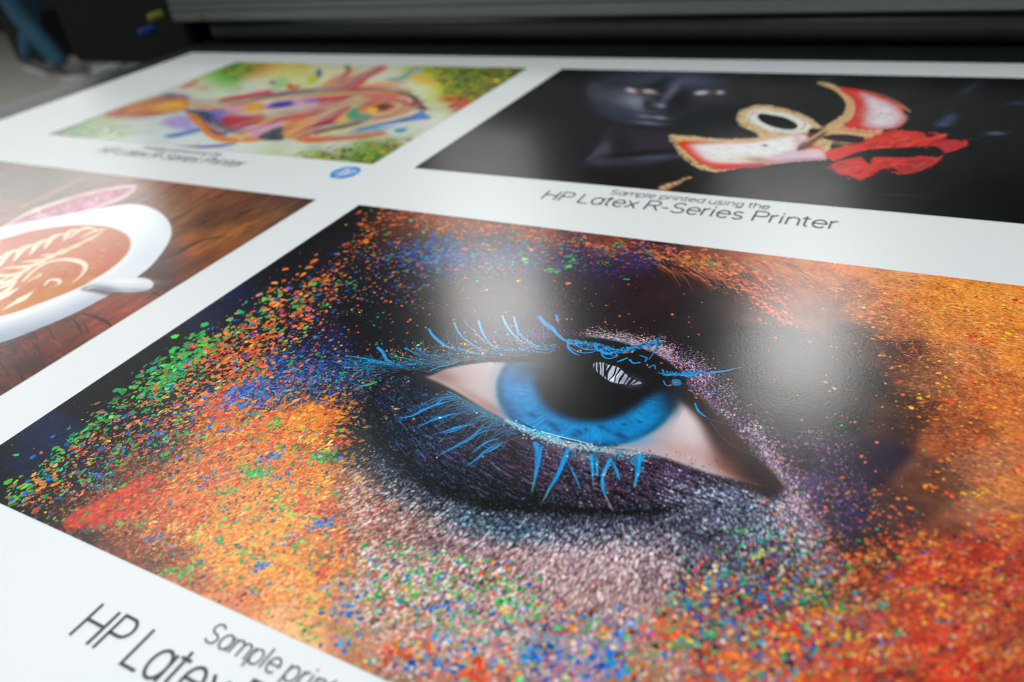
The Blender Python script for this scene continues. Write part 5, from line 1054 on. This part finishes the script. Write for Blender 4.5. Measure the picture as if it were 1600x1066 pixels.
# output table under the sheet
T = empty('output_table', (-.9, .7, -.88))
tag(T, 'black flat output table with a grey metal edge rail, under the printed sheet', 'table')
def tpart(name, bm, mat, **k):
    o = mesh_obj(name, bm, mat, T, **k); o.location = (.9, -.7, .88); return o
black_top = material('table_black', (.011, .012, .013), .42, noise=.3, nscale=12, bump=.2, bscale=300)
rail_grey = material('rail_grey', (.05, .054, .056), .45, noise=.12, nscale=20)
bm = bmesh.new(); box(bm, -4.74*U, 1.3*U, -2.6*U, 4.02*U, -.035, -.0016); tpart('table_top', bm, black_top, bevel=.002)
bm = bmesh.new(); box(bm, -4.97*U, -4.745*U, -2.6*U, 3.36*U, -.05, -.006); tpart('edge_rail', bm, rail_grey, bevel=.004)
for x, y in ((-4.7, -2.4), (-4.7, 3.3), (1.1, -2.4), (1.1, 3.3)):
    bm = bmesh.new(); box(bm, x*U-.03, x*U+.03, y*U-.03, y*U+.03, -.88, -.036); tpart('leg', bm, black_top, bevel=.004)

# ---------------- printer ----------------
PR = empty('wide_format_printer', (-.9, 1.9, -.88))
tag(PR, 'large dark printer with a pale ribbed front beam and black roller, behind the printed sheet', 'printer')
def ppart(name, bm, mat, **k):
    o = mesh_obj(name, bm, mat, PR, **k); o.location = (.9, -1.9, .88); return o
pblack = material('printer_black', (.0045, .005, .0055), .6, spec=.25, noise=.25, nscale=8)
pbeam = material('beam_grey', (.17, .19, .187), .38, metal=.3, noise=.10, nscale=3)
prol = material('roller_rubber', (.030, .032, .035), .36, noise=.15, nscale=30)
y0 = 3.90*U
# beam: an extruded aluminium profile, slightly sloped with long grooves
prof = [(y0+.002, .062), (y0-.004, .066), (y0-.006, .076)]
z = .076
for k in range(7):
    prof += [(y0-.006+k*.0012, z), (y0-.006+k*.0012, z+.012), (y0-.001+k*.0012, z+.013), (y0-.001+k*.0012, z+.016)]
    z += .017
prof += [(y0+.004, z+.004), (y0+.02, z+.03), (y0+.40, z+.03), (y0+.40, .062)]
bm = bmesh.new(); prism_x(bm, prof, -4.84*U, 3.4*U); ppart('front_beam', bm, pbeam)
# roller below the beam
bm = bmesh.new(); cyl(bm, (-4.55*U, y0+.045, .036), (3.4*U, y0+.045, .036), .034, seg=48); ppart('roller', bm, prol, smooth=True)
bm = bmesh.new(); box(bm, -4.7*U, 3.4*U, 4.03*U, y0+.42, -.30, -.004); ppart('platen', bm, pblack, bevel=.003)
bm = bmesh.new(); box(bm, -4.6*U, 3.4*U, y0+.40, y0+.55, -.30, .30); ppart('back_panel', bm, pblack)
# left side housing
bm = bmesh.new(); box(bm, -6.36*U, -4.90*U, 4.04*U, y0+.65, -.075, .34); ppart('side_cover', bm, pblack, bevel=.02)
bm = bmesh.new(); box(bm, -5.1*U, -4.75*U, y0+.14, y0+.6, -.88, -.077); ppart('stand_leg', bm, pblack, bevel=.01)
bm = bmesh.new(); box(bm, 2.6*U, 3.4*U, y0+.06, y0+.5, -.88, -.302); ppart('stand_leg', bm, pblack, bevel=.01)
yel = material('knob_yellow', (.15, .145, .01), .6, noise=.1)
blu = material('knob_blue', (.005, .03, .17), .6, noise=.1)
def on_plane_y(px, py, Y):
    d = CAM_R @ np.array([(px-PW/2)/(PW/2), -(py-PH/2)/(PW/2), -CAM_F]); s = Y/d[1]
    return d[0]*s*U, Y*U, (1+d[2]*s)*U
x_, y_, z_ = on_plane_y(238, 27, 3.78)
bm = bmesh.new(); cyl(bm, (x_, y_-.006, z_), (x_, y_+.03, z_), .010, .012); cyl(bm, (x_, y_-.012, z_), (x_, y_-.006, z_), .009, .011); ppart('yellow_knob', bm, yel, smooth=False, bevel=.002)
x_, y_, z_ = on_plane_y(222, 51, 3.74)
bm = bmesh.new(); cyl(bm, (x_, y_-.004, z_), (x_, y_+.04, z_), .010, .012); cyl(bm, (x_, y_-.010, z_), (x_, y_-.004, z_), .008, .010); ppart('blue_knob', bm, blu, bevel=.002)
x_, y_, z_ = on_plane_y(311, 26, 3.87)
bm = bmesh.new(); box(bm, x_-.008, x_+.008, y_-.004, y_+.02, z_-.006, z_+.006); ppart('yellow_mark', bm, yel, bevel=.001)

# ---------------- printed sheet ----------------
SH = empty('printed_sheet', (-1.78*U, .7*U, 0))
tag(SH, 'glossy white sheet of four colour sample prints with captions, fresh on the printer table', 'print')
def spart(name, bm, mat, parent=SH, z=0.0, **k):
    o = mesh_obj(name, bm, mat, parent, **k)
    o.location = (1.78*U, -.7*U, z) if parent == SH else (0, 0, z)
    return o
paper = bpy.data.materials.new('white_print_film'); paper.use_nodes = True
pt = paper.node_tree; pb = pt.nodes['Principled BSDF']
pb.inputs['Base Color'].default_value = (.775, .795, .80, 1); pb.inputs['Roughness'].default_value = .33; pb.inputs['Specular IOR Level'].default_value = .5
paper_bump(pt, pb)
# the film: very thin, flat, its far edge running down into the printer
SX0, SX1, SY0, SY1 = -4.5416, .98, -1.75, 3.7121
bm = bmesh.new(); box(bm, SX0*U, SX1*U, SY0*U, SY1*U, -.0012, 0)
spart('film', bm, paper)

def quad(rect, z):
    x, y, w, h = [v*U for v in rect]
    bm = bmesh.new(); uvl = bm.loops.layers.uv.new('UVMap')
    v = [bm.verts.new(p) for p in ((x, y, z), (x+w, y, z), (x+w, y+h, z), (x, y+h, z))]
    f = bm.faces.new(v)
    for l, t in zip(f.loops, ((0, 0), (1, 0), (1, 1), (0, 1))): l[uvl].uv = t
    return bm
for rect, fn, nm, lab in ((EYE_RECT, paint_eye, 'eye_ink', 'print of a blue eye with lashes and skin covered in bright paint specks'),
                          (MASK_RECT, paint_mask, 'mask_ink', 'print of a dark face beside a gold and red carnival mask with a red flower'),
                          (FISH_RECT, paint_fish, 'fish_ink', 'print of a colourful crayon drawing of a fish'),
                          (CAFE_RECT, paint_cafe, 'coffee_ink', 'print of a cup of latte art on a white saucer on dark wood')):
    o = spart('printed_picture', quad(rect, .0004), print_material(nm, fn()))
    o['label'] = lab

# ---------------- lettering drawn with strokes ----------------
def arc(cx, cy, rx, ry, a0, a1, n=14):
    t = np.radians(np.linspace(a0, a1, n))
    return [(cx+rx*math.cos(k), cy+ry*math.sin(k)) for k in t]
XH = .53
def bowl(cx, r): return arc(cx, XH/2, r, XH/2, 0, 360, 28)
G = {   # glyph: (advance, [polylines]); cap height .72
 'H': (.74, [[(.09, 0), (.09, .72)], [(.63, 0), (.63, .72)], [(.09, .37), (.63, .37)]]),
 'P': (.62, [[(.09, 0), (.09, .72), (.36, .72)]+arc(.36, .535, .2, .185, 90, -90)+[(.09, .35)]]),
 'L': (.54, [[(.09, .72), (.09, 0), (.5, 0)]]),
 'R': (.68, [[(.09, 0), (.09, .72), (.37, .72)]+arc(.37, .54, .2, .18, 90, -90)+[(.09, .36)], [(.36, .36), (.6, 0)]]),
 'S': (.64, [arc(.32, .54, .21, .18, 25, 270, 18)+arc(.32, .18, .23, .18, 90, -155, 18)]),
 'a': (.58, [bowl(.29, .22), [(.51, XH), (.51, 0)]]),
 'd': (.58, [bowl(.29, .22), [(.51, .74), (.51, 0)]]),
 'g': (.58, [bowl(.29, .22), [(.51, XH), (.51, -.04)]+arc(.29, -.02, .22, .17, 0, -150, 12)]),
 'p': (.58, [bowl(.29, .22), [(.07, XH), (.07, -.19)]]),
 'e': (.56, [[(.06, .28), (.5, .28)]+arc(.28, XH/2, .22, XH/2, 3, 318, 24)]),
 'h': (.54, [[(.07, 0), (.07, .74)], [(.07, .33)]+arc(.27, .33, .2, .2, 180, 0, 14)+[(.47, 0)]]),
 'n': (.54, [[(.07, 0), (.07, XH)], [(.07, .33)]+arc(.27, .33, .2, .2, 180, 0, 14)+[(.47, 0)]]),
 'm': (.84, [[(.07, 0), (.07, XH)], [(.07, .35)]+arc(.245, .35, .175, .18, 180, 0, 12)+[(.42, 0)], [(.42, .35)]+arc(.595, .35, .175, .18, 180, 0, 12)+[(.77, 0)]]),
 'u': (.54, [[(.07, XH), (.07, .2)]+arc(.27, .2, .2, .2, 180, 360, 14)+[(.47, XH)], [(.47, .2), (.47, 0)]]),
 'r': (.34, [[(.07, 0), (.07, XH)], [(.07, .3)]+arc(.27, .31, .2, .22, 180, 85, 10)]),
 's': (.48, [arc(.24, .395, .155, .135, 25, 270, 14)+arc(.24, .13, .165, .13, 90, -155, 14)]),
 't': (.34, [[(.14, .68), (.14, .12)]+arc(.25, .12, .11, .12, 180, 275, 8), [(.02, XH), (.29, XH)]]),
 'l': (.22, [[(.09, 0), (.09, .74)]]),
 'i': (.22, [[(.09, 0), (.09, XH)], [(.09, .665), (.09, .735)]]),
 'x': (.50, [[(.04, 0), (.45, XH)], [(.04, XH), (.45, 0)]]),
 '-': (.34, [[(.04, .26), (.29, .26)]]),
 ' ': (.24, []),
}
def lettering(bm, text, x, y, width, cap, wt, z):
    """flat stroke lettering, baseline at (x, y) in plane units, fitted to a given width"""
    adv = sum(G[c][0] for c in text)
    sx = width/adv; sy = cap/.72; h = wt/2
    pen = x; lay = 0
    for c in text:
        a, pl = G[c]
        for k, line in enumerate(pl):
            P = np.array(line, float)*[sx, sy]+[pen, y]
            keep = [0]+[i for i in range(1, len(P)) if np.linalg.norm(P[i]-P[i-1]) > 1e-6]
            P = P[keep]
            closed = np.linalg.norm(P[0]-P[-1]) < 1e-6
            if closed: P = P[:-1]
            n = len(P); L_, R_ = [], []
            for i in range(n):
                if closed: d0, d1 = P[i]-P[i-1], P[(i+1) % n]-P[i]
                else:
                    d0 = P[i]-P[i-1] if i else P[1]-P[0]
                    d1 = P[i+1]-P[i] if i < n-1 else d0
                d0 = d0/np.linalg.norm(d0); d1 = d1/np.linalg.norm(d1)
                m = np.array([-(d0+d1)[1], (d0+d1)[0]]); m /= max(np.linalg.norm(m), 1e-6)
                q = m*h/max(.45, m@np.array([-d0[1], d0[0]]))
                L_.append(P[i]+q); R_.append(P[i]-q)
            zz = z+k*.00006
            lv = [bm.verts.new((p[0]*U, p[1]*U, zz)) for p in L_]; rv = [bm.verts.new((p[0]*U, p[1]*U, zz)) for p in R_]
            for i in range(n if closed else n-1):
                j = (i+1) % n
                bm.faces.new((rv[i], rv[j], lv[j], lv[i]))
        pen += a*sx

ink = material('black_ink', (.048, .054, .058), .35, noise=.1, nscale=500)
ink2 = material('grey_ink', (.11, .118, .122), .35, noise=.1, nscale=500)
for k, (dx, dy) in enumerate(((0, 0), (-2.246, 0), (0, -1.758), (-2.246, -1.758))):
    bm = bmesh.new(); lettering(bm, 'HP Latex R-Series Printer', -1.1265+dx+(.014 if dy else 0), 2.0635+dy, .903, .0655, .0057, .0005)
    o = spart('caption_line', bm, ink)
    o['label'] = 'large black line reading HP Latex R-Series Printer'
    bm = bmesh.new(); lettering(bm, 'Sample printed using the', -.921+dx+(.030 if dy else 0), 2.1475+dy, .500, .0345, .0034, .0005)
    o = spart('caption_line', bm, ink2)
    o['label'] = 'small grey line reading Sample printed using the'

# round blue logo with the two slanted letters, right of each caption
logo_blue = material('logo_blue', (.01, .26, .66), .35, noise=.05)
def ring_fan(bm, cx, cy, r, z, n=48):
    v = [bm.verts.new(((cx+r*math.cos(2*math.pi*i/n))*U, (cy+r*math.sin(2*math.pi*i/n))*U, z)) for i in range(n)]
    bm.faces.new(v)
def slanted(bm, pts, cx, cy, k, z):
    v = [bm.verts.new(((cx+(x+y*.36)*k)*U, (cy+y*k)*U, z)) for x, y in pts]
    bm.faces.new(v)
for dx, dy in ((-2.246, 0), (0, 0), (-2.246, -1.758), (0, -1.758)):
    cx, cy = .281+dx, 2.112+dy
    bm = bmesh.new(); ring_fan(bm, cx, cy, .058, .0005)
    lg = spart('logo', bm, logo_blue); lg['label'] = 'round blue emblem with white slanted letters h and p'
    bm = bmesh.new(); k = .058; w_ = .15
    slanted(bm, ((-.50, -.42), (-.50+w_, -.42), (-.50+w_, .93), (-.50, .93)), cx, cy, k, .00055)
    slanted(bm, ((-.50+w_, .30), (-.22, .30), (-.16, .24), (-.16, -.42), (-.16+w_, -.42), (-.16+w_, .34), (-.08, .44), (-.50+w_, .44)), cx, cy, k, .0006)
    slanted(bm, ((.12, -.93), (.12+w_, -.93), (.12+w_, .44), (.12, .44)), cx, cy, k, .00055)
    slanted(bm, ((.12+w_, .44), (.50, .44), (.60, .34), (.60, -.30), (.48, -.42), (.12+w_, -.42), (.12+w_, -.28), (.42, -.28), (.46, -.24), (.46, .26), (.42, .30), (.12+w_, .30)), cx, cy, k, .0006)
    spart('letters', bm, paper, parent=lg)

# ---------------- person walking behind, far left ----------------
def floor_pt(px, py, z=-2.2):
    d = CAM_R @ np.array([(px-PW/2)/(PW/2), -(py-PH/2)/(PW/2), -CAM_F]); s = (z-1)/d[2]
    return np.array([d[0]*s*U, d[1]*s*U, z*U])

def skinned(name, J, E, root, mat, parent=None, sub=2):
    """one continuous tapered surface grown round joints: J name -> (x, y, z, radius)"""
    names = list(J); bm = bmesh.new()
    sk = bm.verts.layers.skin.verify(); vs = {}
    for n in names:
        v = bm.verts.new(J[n][:3]); r = J[n][3]
        v[sk].radius = r if isinstance(r, tuple) else (r, r); v[sk].use_root = (n == root); vs[n] = v
    for a, b in E: bm.edges.new((vs[a], vs[b]))
    me = bpy.data.meshes.new(name); bm.to_mesh(me); bm.free()
    o = bpy.data.objects.new(name, me); COL.objects.link(o); me.materials.append(mat)
    m = o.modifiers.new('skin', 'SKIN'); m.use_smooth_shade = True
    o.modifiers.new('subdivide', 'SUBSURF').levels = sub
    o.modifiers['subdivide'].render_levels = sub
    if parent: o.parent = parent
    return o

def chain(*n): return list(zip(n[:-1], n[1:]))
skin_m = material('skin', (.42, .25, .18), .5, noise=.08)
jean_m = material('blue_denim', (.022, .09, .15), .85, noise=.35, nscale=40, bump=.3, bscale=400)
jack_m = material('dark_jacket', (.02, .022, .026), .8, noise=.2)
shoe_m = material('grey_shoe', (.09, .08, .085), .7, noise=.2)
sole_m = material('pale_sole', (.55, .55, .53), .6, noise=.1)
hair_m = material('dark_hair', (.02, .014, .01), .6, noise=.3)
J = {'pelvis': (0, 0, .95, .13), 'waist': (0, 0, 1.08, .12), 'chest': (.02, 0, 1.32, (.12, .17)), 'neck0': (.02, 0, 1.47, .06), 'neck': (.035, 0, 1.52, .052), 'head0': (.05, 0, 1.58, .08), 'head': (.055, 0, 1.67, .095), 'crown': (.05, 0, 1.74, .06),
     'nose': (.145, 0, 1.635, .014)}
E_ = chain('pelvis', 'waist', 'chest', 'neck0', 'neck', 'head0', 'head', 'crown')+[('head', 'nose')]
FR = {}   # joints of the legs: right leg forward
LEG = {'r': [(.0, -.10, .90, .085), (.07, -.10, .49, .058), (.275, -.10, .12, .040), (.31, -.10, .06, .035)],
       'l': [(.0, .10, .90, .085), (-.02, .10, .48, .058), (-.25, .10, .15, .040), (-.22, .10, .08, .035)]}
for s_, pts in LEG.items():
    for k, p in enumerate(pts): J[s_+'leg%d' % k] = p
    E_ += [('pelvis', s_+'leg0')]+chain(*[s_+'leg%d' % k for k in range(4)])
for s_, sy, fx in (('r', -1, -.10), ('l', 1, .16)):
    J[s_+'sh'] = (.0, sy*.19, 1.42, .055); J[s_+'el'] = (fx*.4, sy*.24, 1.13, .042); J[s_+'wr'] = (fx+.08, sy*.25, .89, .027); J[s_+'pa'] = (fx+.10, sy*.25, .82, (.016, .036))
    E_ += [('chest', s_+'sh'), (s_+'sh', s_+'el'), (s_+'el', s_+'wr'), (s_+'wr', s_+'pa')]
    for q, (dx, l) in enumerate(((.030, .062), (.010, .072), (-.010, .068), (-.028, .052))):
        a, b, c = (s_+'f%d%s' % (q, t) for t in 'abc')
        J[a] = (fx+.10+dx, sy*.25, .79, .009); J[b] = (fx+.105+dx, sy*.245, .79-l*.5, .0085); J[c] = (fx+.11+dx, sy*.235, .79-l, .007)
        E_ += [(s_+'pa', a), (a, b), (b, c)]
    J[s_+'t0'] = (fx+.135, sy*.24, .83, .010); J[s_+'t1'] = (fx+.155, sy*.232, .80, .009); E_ += chain(s_+'pa', s_+'t0', s_+'t1')
person = skinned('person', J, E_, 'pelvis', skin_m)
tag(person, 'person in blue jeans and grey shoes walking past behind the table', 'person')
jj = {'hips': (0, 0, .95, .15), 'belt': (0, 0, 1.04, .145)}; je = [('hips', 'belt')]
for s_, pts in LEG.items():
    for k, (p, r) in enumerate(zip(pts[:3], (.105, .082, .072))): jj[s_+'%d' % k] = (*p[:3], r)
    p = pts[2]; q_ = pts[3]; jj[s_+'3'] = (p[0]*.65+q_[0]*.35, p[1], p[2]*.65+q_[2]*.35, .066)
    je += [('hips', s_+'0')]+chain(s_+'0', s_+'1', s_+'2', s_+'3')
skinned('jeans', jj, je, 'hips', jean_m, person)
ja = {'hem': (0, 0, 1.0, .165), 'mid': (.01, 0, 1.2, (.15, .18)), 'top': (.02, 0, 1.38, (.14, .2)), 'collar': (.02, 0, 1.46, .085)}; jb = chain('hem', 'mid', 'top', 'collar')
for s_ in 'rl':
    for k in ('sh', 'el', 'wr'): ja[s_+k] = (*J[s_+k][:3], {'sh': .075, 'el': .06, 'wr': .046}[k])
    jb += [('top', s_+'sh'), (s_+'sh', s_+'el'), (s_+'el', s_+'wr')]
skinned('jacket', ja, jb, 'mid', jack_m, person)
skinned('hair', {'a': (.02, 0, 1.60, .07), 'b': (.02, 0, 1.70, .098), 'c': (.06, 0, 1.765, .07)}, chain('a', 'b', 'c'), 'b', hair_m, person)
for s_, (ax, ay, az), tilt in (('r', (.30, -.10, 0), 0), ('l', (-.25, .10, .03), .32)):
    bm = bmesh.new()
    secs = ((-.07, .030, .02, .10), (-.03, .040, .02, .12), (.04, .042, .02, .115), (.10, .045, .02, .085), (.16, .048, .02, .065), (.20, .040, .022, .050), (.225, .020, .026, .040))
    rings = [[bm.verts.new((x, hw*math.cos(t), z0+(z1-z0)*(.5+.5*math.sin(t)) if True else 0)) for t in [2*math.pi*k/14 for k in range(14)]] for x, hw, z0, z1 in secs]
    for a, b in zip(rings[:-1], rings[1:]):
        for k in range(14): bm.faces.new((a[k], a[(k+1) % 14], b[(k+1) % 14], b[k]))
    bm.faces.new(rings[0]); bm.faces.new(rings[-1][::-1])
    sh = mesh_obj('shoe', bm, shoe_m, person, smooth=True); sh.location = (ax, ay, az); sh.rotation_euler = (0, tilt, 0)
    bm = bmesh.new()
    out = [(-.075, .0), (-.06, .034), (0, .044), (.1, .047), (.17, .05), (.215, .036), (.235, 0), (.215, -.036), (.17, -.05), (.1, -.047), (0, -.044), (-.06, -.034)]
    lo = [bm.verts.new((x, y, 0)) for x, y in out]; hi = [bm.verts.new((x, y, .026)) for x, y in out]
    bm.faces.new(lo[::-1]); bm.faces.new(hi)
    for k in range(12): bm.faces.new((lo[k], lo[(k+1) % 12], hi[(k+1) % 12], hi[k]))
    mesh_obj('sole', bm, sole_m, sh)
ang = math.radians(12)
foot = floor_pt(112, 122)
person.location = (foot[0]-.32*math.cos(ang)-.10*math.sin(ang), foot[1]-.32*math.sin(ang)+.10*math.cos(ang), -.88)
person.rotation_euler = (0, 0, ang)

# pale panel lying on the floor, right of the walker
q = [floor_pt(*p) for p in ((128, 90), (204, 92), (190, 106), (150, 122))]
bm = bmesh.new(); lo = [bm.verts.new((p[0], p[1], -.878)) for p in q]; hi = [bm.verts.new((p[0], p[1], -.855)) for p in q]
bm.faces.new(lo); bm.faces.new(hi[::-1])
for k in range(4): bm.faces.new((lo[k], lo[(k+1) % 4], hi[(k+1) % 4], hi[k]))
pn = mesh_obj('floor_panel', bm, material('pale_board', (.42, .44, .44), .6, noise=.08), bevel=.004)
tag(pn, 'pale grey flat panel lying on the floor right of the walking person', 'panel')
# black equipment case behind the walker
c0 = floor_pt(60, 96)
bm = bmesh.new(); box(bm, -.28, .22, -.15, .2, 0, .42); cs = mesh_obj('equipment_case', bm, material('case_black', (.01, .01, .011), .5, noise=.2), bevel=.02)
cs.location = (c0[0], c0[1]+.12, -.88)
tag(cs, 'black equipment case standing on the floor behind the walking person', 'case')
bm = bmesh.new()
for dx in (-.06, .06): cyl(bm, (dx-.03, -.156, .34), (dx-.03, -.17, .34), .006)
cyl(bm, (-.09, -.172, .34), (.03, -.172, .34), .009); mesh_obj('handle', bm, pblack, cs)
